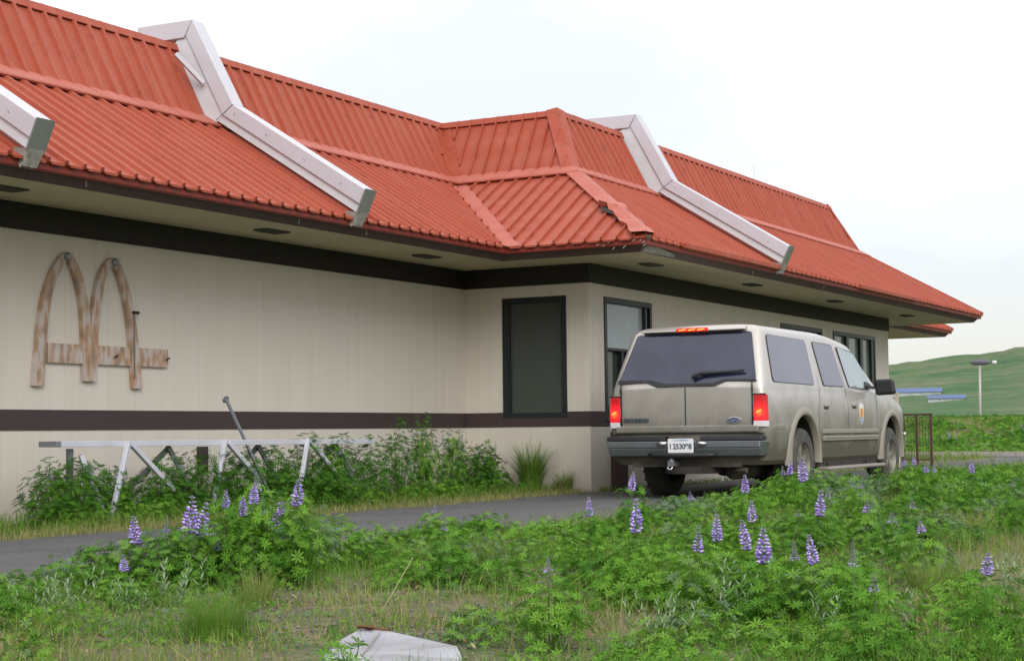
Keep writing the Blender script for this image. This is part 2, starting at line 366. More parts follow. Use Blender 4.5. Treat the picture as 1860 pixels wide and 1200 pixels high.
# ridge cap and break flashing, run bay by bay with small gaps over the ribs
def cap_strip(mb, i, oA, zA, h0, h1, wo, jit=.003, inset=0):
    a, b, d, n, ln = edges[i]; c0, c1 = cv[i], cv[(i+1) % n_]
    return
def flash(mb, i, o, z, prof, gap):
    """prof: list of (dout, dz) cross-section; bays separated by tiny gaps"""
    a, b, d, n, ln = edges[i]; c0, c1 = cv[i], cv[(i+1) % n_]
    def pt(s, q): p = a+d*s+n*(o+q[0]); return (p.x, p.y, z+q[1])
    sA = lambda q: -c0*(o+q[0]); sB = lambda q: ln+c1*(o+q[0])
    m = len(prof)
    cuts = [None]+[k*PITCH_R+.06 for k in range(-8, 400) if max(sA(q) for q in prof)+.05 < k*PITCH_R+.06 < min(sB(q) for q in prof)-.05]+[None]
    for j in range(len(cuts)-1):
        e = gap/2; jz = rnd.uniform(-.0015, .0015)
        l0 = [pt(sA(q) if cuts[j] is None else cuts[j]+e, (q[0], q[1]+jz)) for q in prof]
        l1 = [pt(sB(q) if cuts[j+1] is None else cuts[j+1]-e, (q[0], q[1]+jz)) for q in prof]
        fs = [(k, (k+1) % m, (k+1) % m+m, k+m) for k in range(m)]+[tuple(range(m-1, -1, -1)), tuple(range(m, 2*m))]
        mb.add(l0+l1, fs)
mb = MB()
for i in range(n_):
    flash(mb, i, RR, ZR, [(-.06, .012), (.035, .012), (.075, -.075), (.068, -.082), (.02, -.004), (-.06, -.004)], .004 if i == 1 else .006)
mb.build('ridge_cap', M['roof'], rf)
mb = MB()
for i in range(n_):
    flash(mb, i, B_, ZB, [(-.055, .10), (-.015, .075), (.17, -.035), (.175, -.055), (.155, -.07), (-.02, .045)], .003)
mb.build('break_flashing', M['roofpink'], rf)

# hip caps (convex corners) and valley pans (concave corners)
def corner_strip(ci, oA, zA, oB, zB, wd, h, th, crumple=0):
    mb = MB()
    for side in (0, 1):
        i = (ci-1) % n_ if side == 0 else ci
        a, b, d, n, ln = edges[i]
        nn = Vector((n.x*(zB-zA), n.y*(zB-zA), oA-oB)).normalized()
        c = cv[ci]; S_ = 24; rows = []
        for k in range(S_+1):
            v = -.008+k/S_*1.008; o = oA+(oB-oA)*v; z = zA+(zB-zA)*v
            se = (ln+c*o) if side == 0 else -c*o
            sg = -1 if side == 0 else 1
            wj = wd*(1+ (rnd.uniform(-.35, .2) if (crumple and v < .42) else 0))
            hj = h+(rnd.uniform(-.01, .05)*crumple if v < .42 else 0)
            if c < 0: wj = wd*(1+.12*math.sin(k*2.1)*(1 if v < .9 else 0))
            e_in = secpt(i, se+sg*wj, o, z, hj if not (crumple and .36 < v < .44 and side == 0) else h+.07, nn)
            hc = h if c > 0 else .006
            # centre line raised so both wings meet
            ridge = Vector((*(Vector(poly[ci])+o*(edges[(ci-1) % n_][3]+edges[ci][3])), z+hc*1.25+(rnd.uniform(-.02, .03)*crumple if v < .42 else 0)))
            e_lo = secpt(i, se+sg*wj, o, z, 0.0, nn)
            rows.append((ridge, e_in, e_lo))
        for k in range(S_):
            r, q = rows[k], rows[k+1]
            mb.quad(r[0], q[0], q[1], r[1]); mb.quad(r[1], q[1], q[2], r[2])
    return mb
mb = corner_strip(2, G_, ZG, B_, ZB, .17, .048, .01, crumple=1); o = mb.build('hip_cap', M['roofpink'], rf); tag(o, 'faded, torn and crumpled lower hip cap')
for ci in (3, 5, 6, 7): corner_strip(ci, G_, ZG, B_, ZB, .14, .045, .01).build('hip_cap', M['roof'], rf)
for ci in (2, 3, 5, 6, 7): corner_strip(ci, B_, ZB, RR, ZR, .16, .045, .01).build('hip_cap', M['roof'], rf)
for ci in (1, 4):
    corner_strip(ci, G_, ZG, B_, ZB, .16, .012, .01).build('valley_flashing', M['roofpink'], rf)
    corner_strip(ci, B_, ZB, RR, ZR, .15, .012, .01).build('valley_flashing', M['roof'], rf)
# the dark tear beside the crumpled hip
mb = MB()
a, b, d, n, ln = edges[1]; nn = Vector((n.x*(ZB-ZG), n.y*(ZB-ZG), G_-B_)).normalized()
def jp(v, ds, h): o_ = G_+(B_-G_)*v; return secpt(1, ln+o_-ds, o_, ZG+(ZB-ZG)*v, h, nn)
mb.quad(jp(.40, .10, .050), jp(.36, .26, .050), jp(.30, .20, .05), jp(.25, .12, .052), jp(.30, .05, .07))
mb.quad(jp(.26, .13, .050), jp(.22, .19, .050), jp(.16, .14, .05), jp(.18, .08, .052))
mb.build('torn_hole', M['band'], rf)
# bent shreds of the gutter corner and peeled flashing
for k in range(9):
    t0 = rnd.uniform(-.9, .05); x = W+G_-.03+min(t0, 0); p = Vector((x, -G_-.004, 3.06+rnd.uniform(-.05, .04)))
    mb = MB(); mb.bar(p, p+Vector((rnd.uniform(.02, .06), -.006, rnd.uniform(.005, .03))), .012, .010); mb.build('metal_shred', M['peel'], rf)
mb = MB(); mb.quad((W+1.55, -1.60, 3.17), (W+1.64, -1.62, 3.15), (W+1.62, -1.56, 3.09), (W+1.56, -1.5, 3.10)); mb.build('peeled_flashing', M['peel'], rf)
mb = MB(); mb.quad((W+1.46, -1.47, 3.07), (W+1.52, -1.30, 3.08), (W+1.47, -.5, 3.02), (W+1.43, -.4, 2.995), (W+1.415, -1.38, 2.985)); mb.build('peeled_flashing', M['peel'], rf)
for yy in (-8.98, -5.85, -4.6): mb = MB(); mb.bar((1.478, yy, 3.05), (1.452, yy+.03, 3.0), .012, .004); mb.build('bare_metal_patch', M['peel'], rf)
for yy in (2.25, 5.35, 9.6): mb = MB(); mb.bar((W+1.478, yy, 3.05), (W+1.452, yy+.03, 3.0), .012, .004); mb.build('bare_metal_patch', M['peel'], rf)
mb = MB(); mb.bar((1.47, -1.49, 3.07), (1.42, -1.46, 3.0), .03, .004, (1, 0, 0)); mb.build('bare_metal_patch', M['peel'], rf); mb = MB(); mb.bar((1.50, -1.535, 3.07), (1.47, -1.52, 3.04), .02, .004, (1, 0, 0))
mb.build('bare_metal_patch', M['peel'], rf)
# loose strips of gutter trim on the long eave
for y0, y1 in ((-.49, 3.0), (6.82, 10.29)):
    mb = MB(); x = W+G_
    mb.prism([(x-.05, 3.10), (x+.055, 3.10), (x+.06, 3.165), (x-.03, 3.175), (x-.05, 3.165)], 1, y0, y1)
    mb.build('gutter_section', M['roof'], rf, bevel=.006)
# soffit vents
for x, y, ang in [(.83, -9.3, 0), (.86, -5.5, 0), (.86, -2.36, 0), (2.72, .27, 0), (2.72, 4.0, 0), (2.72, 7.96, 0), (2.72, 12.44, 0)]:
    zz = lambda xx, base: ZT1+(ZE-ZT1)*((xx-base)/OE)
    base = 0 if x < 1.5 else W
    mb = MB(); z0 = zz(x, base)-.006; mb.box(x-.10, x+.10, y-.20, y+.20, z0-.012, z0+.004)
    for k in range(5): mb.box(x-.09+k*.04, x-.075+k*.04, y-.18, y+.18, z0-.02, z0-.012)
    mb.build('soffit_vent', M['vent'], bld)

# roof beams
def roof_beam(base, y0, y1):
    e = MB()
    # outer side profile in (x, z), relative to the wall line
    low = [(1.64, 3.19), (-.27, 4.385), (-.86, 5.40), (-1.45, 5.40)]
    top = [(1.76, 3.435), (-.03, 4.545), (-.62, 5.60), (-1.45, 5.61)]
    step = [(l[0]*.64+t[0]*.36, l[1]*.64+t[1]*.36) for l, t in zip(low, top)]
    step[2] = (-.72, 5.42)
    b = bld
    p = MB()
    ym = (y0+y1)/2
    def q(P, y): return (base+P[0], y, P[1])
    for k in range(3):     # upper box
        A = [step[k], step[k+1], top[k+1], top[k]]
        if k == 2: A = [(-.75, 5.40), low[3], top[3], top[2]]
        p.hexa([q(a_, y0) for a_ in A], [q(a_, y1) for a_ in A])
    bm_ = p.build('roof_beam', M['beam'], b, bevel=.008)
    s = MB()
    for k in range(2):     # recessed foot
        A = [low[k], low[k+1], step[k+1], step[k]]
        s.hexa([q(a_, y0+.03) for a_ in A], [q(a_, y1-.03) for a_ in A])
        # seat on the roof
    s.hexa([q(a_, y0+.03) for a_ in [(-.41, 4.30), (-.95, 5.30), low[2], low[1]]], [q(a_, y1-.03) for a_ in [(-.41, 4.30), (-.95, 5.30), low[2], low[1]]])
    s.build('beam_foot', M['beamstep'], bm_)
    c = MB(); c.hexa([q((1.645, 3.185), y0-.004), q((1.645, 3.185), y1+.004), q((1.768, 3.44), y1+.004), q((1.768, 3.44), y0-.004)],
                     [q((1.66, 3.18), y0-.004), q((1.66, 3.18), y1+.004), q((1.783, 3.435), y1+.004), q((1.783, 3.435), y0-.004)])
    c.build('end_plate', M['beamend'], bm_)
    c = MB(); c.hexa([q((1.50, 3.07), y0+.01), q((1.50, 3.07), y1-.01), q((1.60, 3.05), y1-.03), q((1.60, 3.05), y0+.03)],
                     [q((1.50, 3.22), y0+.01), q((1.50, 3.22), y1-.01), q((1.67, 3.19), y1-.01), q((1.67, 3.19), y0+.01)])
    for k in range(3): c.bar(q((1.59, 3.075), y0+.03+k*.06), q((1.565, 3.045), y0+.015+k*.06), .022, .01)
    c.build('beam_bracket', M['peel'], bm_)
    c = MB()     # seam at the knee, screw stains
    kx, kz = low[1]; tx, tz = top[1]
    c.bar(q((kx, kz), y0-.003), q((tx, tz), y0-.003), .006, .006); c.build('seam', M['aludk'], bm_)
    for f in (.12, .38, .66, .9):
        X = step[0][0]*(1-f)+step[1][0]*f; Z = step[0][1]*(1-f)+step[1][1]*f+.09
        sc = MB(); sc.bar(q((X, Z), y0-.002), q((X-.02, Z+.025), y0-.002), .005, .004); sc.build('screw', M['aludk'], bm_)
    return bm_
b1 = roof_beam(0, -9.86, -9.66); tag(b1, 'leftmost white roof beam, stained and cut by the frame')
b2 = roof_beam(0, -5.05, -4.85)
b3 = roof_beam(W, 2.95, 3.15)
mb = MB(); mb.bar((-.62, -5.34, 5.14), (-.44, -5.07, 4.83), .05, .05); mb.build('loose_strip', M['beam'], b2, bevel=.005)
mb = MB(); mb.tube([(1.0, 8.71, 5.25), (1.0, 8.71, 5.62)], .006, 6); mb.build('antenna', M['alu'], bld)

# windows
def window(ax, c, u0, u1, z0, z1, mull, panes, name='window', fr=.055):
    """ax 0: wall x=c facing +x ; ax 1: wall y=c facing -y"""
    s = -1 if ax == 0 else 1
    def box(mb, a, b, z0, z1, d0, d1):
        d0, d1 = sorted((c+s*d0, c+s*d1))
        mb.box(d0, d1, a, b, z0, z1) if ax == 0 else mb.box(a, b, d0, d1, z0, z1)
    m = MB()
    box(m, u0-.018, u1+.018, z0-.02, z0+fr, -.018, .10); box(m, u0-.018, u1+.018, z1-fr, z1+.02, -.018, .10)
    box(m, u0-.018, u0+fr, z0+fr, z1-fr, -.018, .10); box(m, u1-fr, u1+.018, z0+fr, z1-fr, -.018, .10)
    for a, b, za, zb in mull: box(m, a, b, za, zb, -.005, .09)
    w_ = m.build(name, M['frame'], bld, bevel=.004)
    for (a, b, za, zb, mt, dp) in panes:
        m = MB(); box(m, a, b, za, zb, dp, dp+.01); m.build('pane', M[mt], w_)
    return w_
window(1, 0, .62, 1.565, 1.01, 2.61, [(.675, .70, 1.06, 2.55)], [(.70, 1.52, 1.05, 2.56, 'glassdark', .05)])
window(0, W, .47, 1.99, .95, 2.61, [(.52, 1.93, 1.90, 1.94), (1.80, 1.86, 1.0, 2.56), (1.0, 1.05, 1.0, 1.9)],
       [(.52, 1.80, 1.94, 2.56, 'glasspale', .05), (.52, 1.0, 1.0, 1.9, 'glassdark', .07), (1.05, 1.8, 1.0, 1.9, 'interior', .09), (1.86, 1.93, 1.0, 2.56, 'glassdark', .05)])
window(0, W, 7.41, 9.57, .95, 2.61, [(9.15, 9.25, 1.0, 2.56)], [(7.46, 9.15, 1.0, 2.56, 'glasspale', .05), (9.25, 9.52, 1.0, 2.56, 'glassdark', .05)])
window(0, W, 10.24, 12.84, .95, 2.61, [(11.02, 11.18, 1.0, 2.56), (11.9, 12.06, 1.0, 2.56), (12.62, 12.78, 1.0, 2.56)],
       [(10.3, 11.02, 1.0, 2.56, 'glassgreen', .05), (11.18, 11.9, 1.0, 2.56, 'glassgreen', .05), (12.06, 12.62, 1.0, 2.56, 'glassgreen', .05)])
mb = MB(); mb.box(W+.001, W+.09, .60, .97, -.05, .80); mb.build('drive_through_bollard', M['post'], bld, bevel=.01)
mb = MB(); mb.box(.001, .035, -5.72, -5.56, .40, .69); mb.build('wall_box', M['stripe'], bld, bevel=.004)

# ================================================================== FADED ARCH SIGN
sg = thing('arch_sign', 'weathered bare-wood double arch sign with a crossbar fixed to the cream wall', 'sign', (.0, -7.4, 1.29))
def arch_path(cx, left, right, ztop, zl, zr):
    """left leg from bottom up over the top and down the right leg; (depth, offset) tables"""
    P = []
    for tb, zb, sg in ((left, zl, -1), (right, zr, 1)):
        d = np.array([q[0] for q in tb]); o = np.array([q[1] for q in tb]); q = []
        for k in range(25):
            t = (k/24)**1.8; q.append((cx+sg*float(np.interp(t, d, o)), ztop-(ztop-zb)*t))
        P = (q[::-1]+P) if sg < 0 else P+q[1:]
    for _ in range(2): P = [P[0]]+[tuple((P[i-1][j]+2*P[i][j]+P[i+1][j])/4 for j in (0, 1)) for i in range(1, len(P)-1)]+[P[-1]]
    return P
def arch(name, pts, wd_bot, wd_top, dpt0, dpt1):
    m = MB(); L_ = []; n = len(pts)
    for k, (y, z) in enumerate(pts):
        a = Vector(pts[max(k-1, 0)]); b = Vector(pts[min(k+1, n-1)]); d = (b-a).normalized(); nr = Vector((-d.y, d.x))
        f = abs(2*k/(n-1)-1); w_ = wd_top+(wd_bot-wd_top)*f**1.5
        if f > .97: nr = Vector((-1 if k == 0 else 1, 0)) if False else Vector((nr.x, 0)).normalized()
        p = Vector((y, z)); L_.append((p-nr*w_/2, p+nr*w_/2))
    for k in range(n-1):
        a, b = L_[k], L_[k+1]
        A = [(dpt0, a[0].x+7.4, a[0].y-1.29), (dpt0, a[1].x+7.4, a[1].y-1.29), (dpt0, b[1].x+7.4, b[1].y-1.29), (dpt0, b[0].x+7.4, b[0].y-1.29)]
        m.hexa(A, [(dpt1, p[1], p[2]) for p in A])
    bm = None
    o = m.build(name, M['wood'], sg); return o
A1 = arch_path(-7.715, [(0, 0), (.02, .055), (.05, .095), (.10, .14), (.17, .20), (.28, .26), (.40, .30), (.55, .33), (1, .385)], [(0, 0), (.02, .04), (.05, .07), (.10, .11), (.17, .155), (.28, .205), (.40, .24), (.55, .265), (1, .30)], 2.585, 1.30, 1.36)
arch('arch', A1, .14, .085, .003, .052)
A2 = arch_path(-7.08, [(0, 0), (.02, .045), (.05, .08), (.10, .125), (.17, .165), (.28, .205), (.40, .235), (.55, .26), (1, .30)], [(0, 0), (.02, .05), (.05, .085), (.10, .125), (.20, .185), (.30, .23), (.40, .265), (.55, .305), (1, .375)], 2.585, 1.36, 1.30)
arch('arch', A2, .135, .085, .006, .055)
mb = MB(); mb.box(.003, .04, -.57, 1.17, .24, .43); mb.build('crossbar', M['wood'], sg)
for y in (-.33, .34):
    m = MB(); m.lathe([(0, .05), (.04, .05), (.045, .07), (.03, .085), (0, .085)], (0, y, 1.285), 'x', 14); m.bar((.06, y-.03, 1.28), (.09, y+.035, 1.31), .02, .02); m.build('lamp_fitting', M['aludk'], sg)
m = MB(); m.bar((.06, .60, .79), (.06, .69, .79), .03, .03); m.build('bracket', M['band'], sg)
m = MB(); m.bar((.062, .625, .78), (.062, .63, .12), .012, .014); m.build('conduit', M['aludk'], sg)
for y, z in ((.36, .33), (1.15, .33)):
    m = MB(); m.bar((.055, y-.02, z-.012), (.06, y+.03, z+.012), .008, .014); m.build('bolt', M['band'], sg)

# ================================================================== BLEACHER FRAME AGAINST THE WALL
bf = thing('bleacher_frame', 'long bare aluminium plank on crossed tube legs standing along the wall in the lupines', 'bleacher', (.8, -6.2, 0))
def fb(name, m, *bars):
    k = MB()
    for a, b, w_, h in bars: k.bar((a[0]-.8, a[1]+6.2, a[2]), (b[0]-.8, b[1]+6.2, b[2]), w_, h)
    return k.build(name, M[m], bf, bevel=.004)
fb('plank', 'alu', ((.8, -8.68, .745), (.8, -3.62, .72), .24, .055))
fb('plank_end_cap', 'aludk', ((.8, -8.74, .745), (.8, -8.68, .745), .22, .05))
fb('leg', 'aludk', ((.8, -8.46, .70), (.8, -8.46, 0), .05, .05))
fb('brace', 'alu', ((.86, -8.38, .64), (.95, -8.15, .05), .045, .045))
for y in (-7.82, -6.38, -4.96):
    fb('leg', 'alu', ((.93, y, .76), (1.05, y-.38, .0), .045, .045))
    fb('leg', 'alu', ((.93, y+.03, .74), (.95, y+.62, .28), .045, .045))
    fb('leg', 'aludk', ((.72, y+.83, .70), (.62, y-.1, .0), .045, .045))
    fb('leg', 'aludk', ((.74, y+.78, .70), (.85, y+.98, .30), .045, .045))
lp = thing('leaning_pole', 'thin grey metal pole leaning against the bleacher plank in front of the wall', 'pole', (1.0, -6.0, 0))
mb = MB(); mb.bar((-.20, -.20, 1.17), (.05, .33, .0), .036, .026); mb.build('tube', M['aludk'], lp, bevel=.004)
mb = MB(); mb.bar((-.20, -.235, 1.155), (-.20, -.19, 1.20), .045, .035); mb.build('end_fitting', M['aludk'], lp)
# ================================================================== THE SUV
M['paint'] = mat('beige_metallic_paint', (.54, .515, .47), .28, .5, (1.6, .4, (.48, .455, .41)), spec=.5, coat=.5)
def dirty_paint(m):
    """road dust low on the body"""
    t = m.node_tree; b = t.nodes['Principled BSDF']; src = b.inputs['Base Color'].links[0].from_socket
    tcn = N(t, 'ShaderNodeTexCoord'); sp = N(t, 'ShaderNodeSeparateXYZ'); t.links.new(tcn.outputs['Object'], sp.inputs[0])
    n = N(t, 'ShaderNodeTexNoise'); n.inputs['Scale'].default_value = 3.5; n.inputs['Detail'].default_value = 8; t.links.new(tcn.outputs['Object'], n.inputs[0])
    a = N(t, 'ShaderNodeMath', operation='MULTIPLY_ADD'); a.inputs[1].default_value = .55; t.links.new(n.outputs[0], a.inputs[0]); t.links.new(sp.outputs[2], a.inputs[2])
    r = N(t, 'ShaderNodeMapRange'); r.inputs[1].default_value = .85; r.inputs[2].default_value = 1.60; r.inputs[3].default_value = 1.0; r.inputs[4].default_value = .05; t.links.new(a.outputs[0], r.inputs[0])
    mx = N(t, 'ShaderNodeMix', data_type='RGBA'); mx.inputs[7].default_value = (.125, .118, .088, 1); t.links.new(r.outputs[0], mx.inputs[0]); t.links.new(src, mx.inputs[6]); t.links.new(mx.outputs[2], b.inputs['Base Color'])
    r2_ = N(t, 'ShaderNodeMapRange'); r2_.inputs[3].default_value = .33; r2_.inputs[4].default_value = .75; t.links.new(r.outputs[0], r2_.inputs[0]); t.links.new(r2_.outputs[0], b.inputs['Roughness'])
    r3_ = N(t, 'ShaderNodeMapRange'); r3_.inputs[3].default_value = .4; r3_.inputs[4].default_value = 0; t.links.new(r.outputs[0], r3_.inputs[0]); t.links.new(r3_.outputs[0], b.inputs['Coat Weight']); 
dirty_paint(M['paint'])
M['black'] = mat('black_plastic', (.012, .012, .013), .45)
M['under'] = mat('underbody', (.018, .016, .014), .85, 0, (6, .7, (.05, .042, .032)))
M['mud'] = mat('muddy_steel', (.10, .088, .065), .8, .1, (9, .8, (.03, .025, .02)))
M['rubber'] = mat('dusty_rubber', (.045, .045, .044), .85, 0, (4, .7, (.12, .115, .10)), (60, .3))
M['rim'] = mat('dusty_alloy', (.30, .29, .26), .5, .4, (10, .7, (.14, .12, .09)))
M['chrome'] = mat('dull_chrome', (.15, .175, .18), .32, .5, (2.5, .6, (.09, .105, .11)))
M['shine'] = mat('bright_chrome', (.8, .8, .82), .12, 1)
M['tint'] = mat('tinted_rear_glass', (.012, .017, .040), .05, 0, (1.6, .8, (.032, .040, .072)), spec=.8)
M['tint2'] = mat('side_privacy_glass', (.125, .13, .17), .08, 0, (.9, .6, (.16, .165, .205)), spec=.8)  # grey base lightened to stand in for sky reflected at a grazing angle
M['clearglass'] = mat('front_door_glass', (.30, .37, .385), .08, 0, (.8, .6, (.22, .28, .29)), spec=.8)  # pale opaque base stands in for bright sky seen through the cab
M['redlamp'] = mat('lit_red_lens', (.45, .01, .015), .15, 0, emit=((1, .012, .02), .6))
M['redlamp2'] = mat('dim_red_lens', (.30, .005, .008), .15, 0, emit=((1, .01, .02), .16))
M['hot'] = mat('lit_bulb', (1, .3, .05), .3, 0, emit=((1, .25, .04), 1.5))
M['hot2'] = mat('lit_glow', (1, .1, .05), .3, 0, emit=((1, .05, .02), 1.7))
M['clearlens'] = mat('clear_lens', (.62, .60, .63), .15)
M['plate'] = mat('plate_white', (.72, .74, .76), .4)
M['ink'] = mat('plate_ink', (.05, .06, .09), .5)
M['blueoval'] = mat('blue_enamel', (.02, .05, .16), .2, coat=.5)
M['white'] = mat('white_decal', (.75, .75, .75), .5)
M['yellow'] = mat('yellow_decal', (.72, .50, .08), .5)
M['orange'] = mat('orange_decal', (.65, .22, .12), .5)
M['bluedec'] = mat('blue_decal', (.06, .20, .50), .5)
M['cladding'] = mat('dusty_cladding', (.27, .25, .21), .6, 0, (5, .6, (.25, .225, .175)))
CX, CY = 4.09, -1.97
suv = thing('parked_suv', 'dusty beige full-size SUV with lit brake lamps seen from behind in the drive-through lane', 'car', (CX, CY, 0))
RA, FA, RW = 1.40, 5.06, .405; AZ, AR = .465, .515
def sm(x): x = max(0, min(1, x)); return x*x*(3-2*x)
def rg(z, lr, lf, w, rc=.10, fc=.22):
    if z < 1.3: lf += .12
    P = []
    P += [(0, lr), (w*.35, lr+.001), (w*.7, lr+.003)]
    for k in range(6):
        a = k/5*math.pi/2; P.append((w-rc+rc*math.sin(a), lr+.014+rc-rc*math.cos(a)))
    s0, s1 = lr+.014+rc, lf-fc
    for k in range(1, 30): P.append((w-.0*k, s0+(s1-s0)*k/30))
    for k in range(6):
        a = k/5*math.pi/2; P.append((w-fc*.8+fc*.8*math.cos(a), lf-fc+fc*math.sin(a)))
    P += [(w*.55, lf+.01), (w*.3, lf+.02), (0, lf+.024)]
    out = []
    for (x, y) in P:
        zz = z
        if z > 1.3: zz -= .075*sm((y-2.5)/1.5)*(z-1.3)/.6
        elif z > .9: zz -= .13*sm((y-4.9)/.85)*(z-.9)/.4
        xx = x*(1-.045*sm((y-4.6)/1.5)) if z < 1.3 else x*(1-.05*sm((y-3.0)/1.6))
        if z < 1.3 and z > 1.24: zz += .02*(1-(x/w)**2)
        if z > 1.97: zz += .012*(1-(x/.8)**2)
        out.append((xx, y, zz))
    return out
RG = [(.40, .16, 5.60, .93), (.45, .13, 5.68, .975), (.60, .115, 5.74, .995), (.74, .11, 5.76, .998), (.80, .10, 5.78, 1.005), (.84, .098, 5.78, 1.0), (.97, .10, 5.78, 1.004), (1.10, .10, 5.76, 1.0),
      (1.18, .10, 5.73, .990), (1.235, .10, 5.66, .978), (1.265, .10, 5.50, .972), (1.285, .10, 5.15, .970), (1.305, .105, 4.86, .968), (1.34, .115, 4.80, .962), (1.50, .19, 4.56, .924), (1.70, .285, 4.24, .876),
      (1.88, .375, 3.98, .833), (1.925, .395, 3.88, .815), (1.955, .42, 3.76, .78), (1.978, .47, 3.60, .70), (1.992, .6, 3.40, .52), (1.998, .8, 3.2, .25)]
rings = []
for z, lr, lf, w_ in RG:
    h = rg(z, lr, lf, w_, .11 if z < 1.35 else .09)
    rings.append(h+[(-x, y, zz) for x, y, zz in h[-2:0:-1]])
nn_ = len(rings[0]); V_ = [v for r in rings for v in r]; F_ = []
for i in range(len(rings)-1):
    for k in range(nn_): F_.append((i*nn_+k, i*nn_+(k+1) % nn_, (i+1)*nn_+(k+1) % nn_, (i+1)*nn_+k))
F_ += [tuple(range(nn_-1, -1, -1)), tuple(range(len(V_)-nn_, len(V_)))]
mb = MB(); mb.add(V_, F_); body = mb.build('body', [M['paint'], M['under']], suv)
cut = MB()
for s in (-1, 1):
    for ya in (RA-.02, FA):
        pr = []
        for k in range(40):
            a = 2*math.pi*k/40; pr.append((ya+AR*math.cos(a), AZ+AR*math.sin(a)))
        cut.prism(pr, 0, s*.60, s*1.2)
cu = cut.build('cutter', M['under'], suv)
bo = body.modifiers.new('b', 'BOOLEAN'); bo.object = cu; bo.operation = 'DIFFERENCE'; bo.solver = 'EXACT'; bpy.context.view_layer.update()
dg = bpy.context.evaluated_depsgraph_get(); dg.update(); me = bpy.data.meshes.new_from_object(body.evaluated_get(dg))
body.modifiers.clear(); body.data = me; me.name = 'body'; bpy.data.objects.remove(cu)
while len(me.materials) > 2: me.materials.pop()
for p in me.polygons:
    c = p.center; d = min(math.hypot(c.y-RA+.02, c.z-AZ), math.hypot(c.y-FA, c.z-AZ))
    ins = (d < AR+.015 and abs(p.normal.x) < .75) or (abs(abs(c.x)-.60) < .01 and d < .5 and abs(p.normal.x) > .9) or c.z < .401
    p.material_index = 1 if ins else 0
me.polygons.foreach_set('use_smooth', [True]*len(me.polygons)); me.set_sharp_from_angle(angle=R_(28))

def sw(z): return .962+(z-1.34)*(.833-.962)/.54
def sx(y): return 1-.05*sm((y-3.0)/1.6)
def rounded(pts, r, n=5):
    out = []; m = len(pts)
    for i in range(m):
        p = Vector(pts[i]); a = Vector(pts[i-1]); b = Vector(pts[(i+1) % m])
        ra = min(r, (a-p).length*.45, (b-p).length*.45); pa = p+(a-p).normalized()*ra; pb = p+(b-p).normalized()*ra
        for k in range(n+1):
            t = k/n; out.append((1-t)**2*pa+2*t*(1-t)*p+t*t*pb)
    return out
def side_panel(name, s, pts, off, m, parent, r=.05, grow=0, th=.012):
    P = rounded(pts, r)
    if grow:
        c = sum(P, Vector((0, 0)))/len(P); P = [p+(p-c).normalized()*grow for p in P]
    mb = MB()
    f = [(s*(sw(p.y)*sx(p.x)+off), p.x, p.y) for p in P]; g = [(s*(sw(p.y)*sx(p.x)+off-th), p.x, p.y) for p in P]
    n = len(P); mb.add(f+g, [tuple(range(n))]+[(i, (i+1) % n, (i+1) % n+n, i+n) for i in range(n)])
    return mb.build(name, m, parent)
QW = [(.42, 1.355), (1.86, 1.345), (1.88, 1.855), (.54, 1.87)]
MW = [(2.22, 1.345), (3.02, 1.345), (2.90, 1.835), (2.15, 1.85)]
FW = [(3.25, 1.345), (4.22, 1.33), (4.36, 1.40), (3.80, 1.77), (3.10, 1.825)]
for s in (1, -1):
    for P, mt, rr in ((QW, 'tint2', .07), (MW, 'tint2', .05), (FW, 'clearglass', .05)):
        sl_ = side_panel('window_seal', s, P, .007, M['black'], suv, rr, .014)
        side_panel('window_glass', s, P, .011, M[mt], sl_, rr)
def rl(z, x): return .10+max(0, z-1.31)*.485+.003
def rear_panel(name, pts, off, m, parent, r=.03, th=.015):
    P = rounded(pts, r, 3); n = len(P); mb = MB()
    f = [(p.x, rl(p.y, p.x)-off, p.y) for p in P]; g = [(p.x, rl(p.y, p.x)-off+th, p.y) for p in P]
    mb.add(f+g, [tuple(range(n))]+[(i, (i+1) % n, (i+1) % n+n, i+n) for i in range(n)]); return mb.build(name, m, parent)
rg_ = rear_panel('rear_window', [(-.865, 1.375), (-.42, 1.37), (-.3, 1.325), (.3, 1.325), (.42, 1.37), (.865, 1.375), (.725, 1.905), (-.725, 1.905)], .012, M['tint'], suv)
rear_panel('window_trim', [(-.875, 1.36), (-.5, 1.365), (-.36, 1.315), (.36, 1.315), (.5, 1.365), (.875, 1.36), (.87, 1.378), (.48, 1.385), (.33, 1.345), (-.25, 1.35), (-.45, 1.395), (-.868, 1.40)], .017, M['black'], rg_, .01)
mb = MB(); mb.tube([(.10, .10, 1.395), (.11, .095, 1.425), (.20, .105, 1.45), (.72, .125, 1.468)], [.022, .026, .018, .009], 8); mb.tube([(.16, .125, 1.462), (.72, .13, 1.478)], .009, 6)
mb.build('rear_wiper', M['black'], rg_)
# roof lip with the high brake lamp
mb = MB()
pf = [(.335, 1.925), (.335, 1.94), (.37, 1.962), (.50, 1.975), (.50, 1.93)]
mb.prism([(a, b) for a, b in pf], 0, -.66, .66)
mb.build('rear_spoiler', M['paint'], suv, bevel=.008)
mb = MB(); mb.prism([(.342, 1.912), (.338, 1.926), (.42, 1.93), (.42, 1.912)], 0, -.60, .60); mb.build('spoiler_shade_strip', M['black'], suv)  # black strip painting the shade below the spoiler lip
hb = MB(); hb.box(-.20, .20, .322, .36, 1.922, 1.962); hb = hb.build('high_brake_lamp', M['redlamp'], suv, bevel=.008)
for x in (-.12, 0, .12):
    mb = MB(); mb.bar((x-.045, .318, 1.937), (x+.045, .318, 1.947), .008, .014); mb.build('bulb', M['hot'], hb)
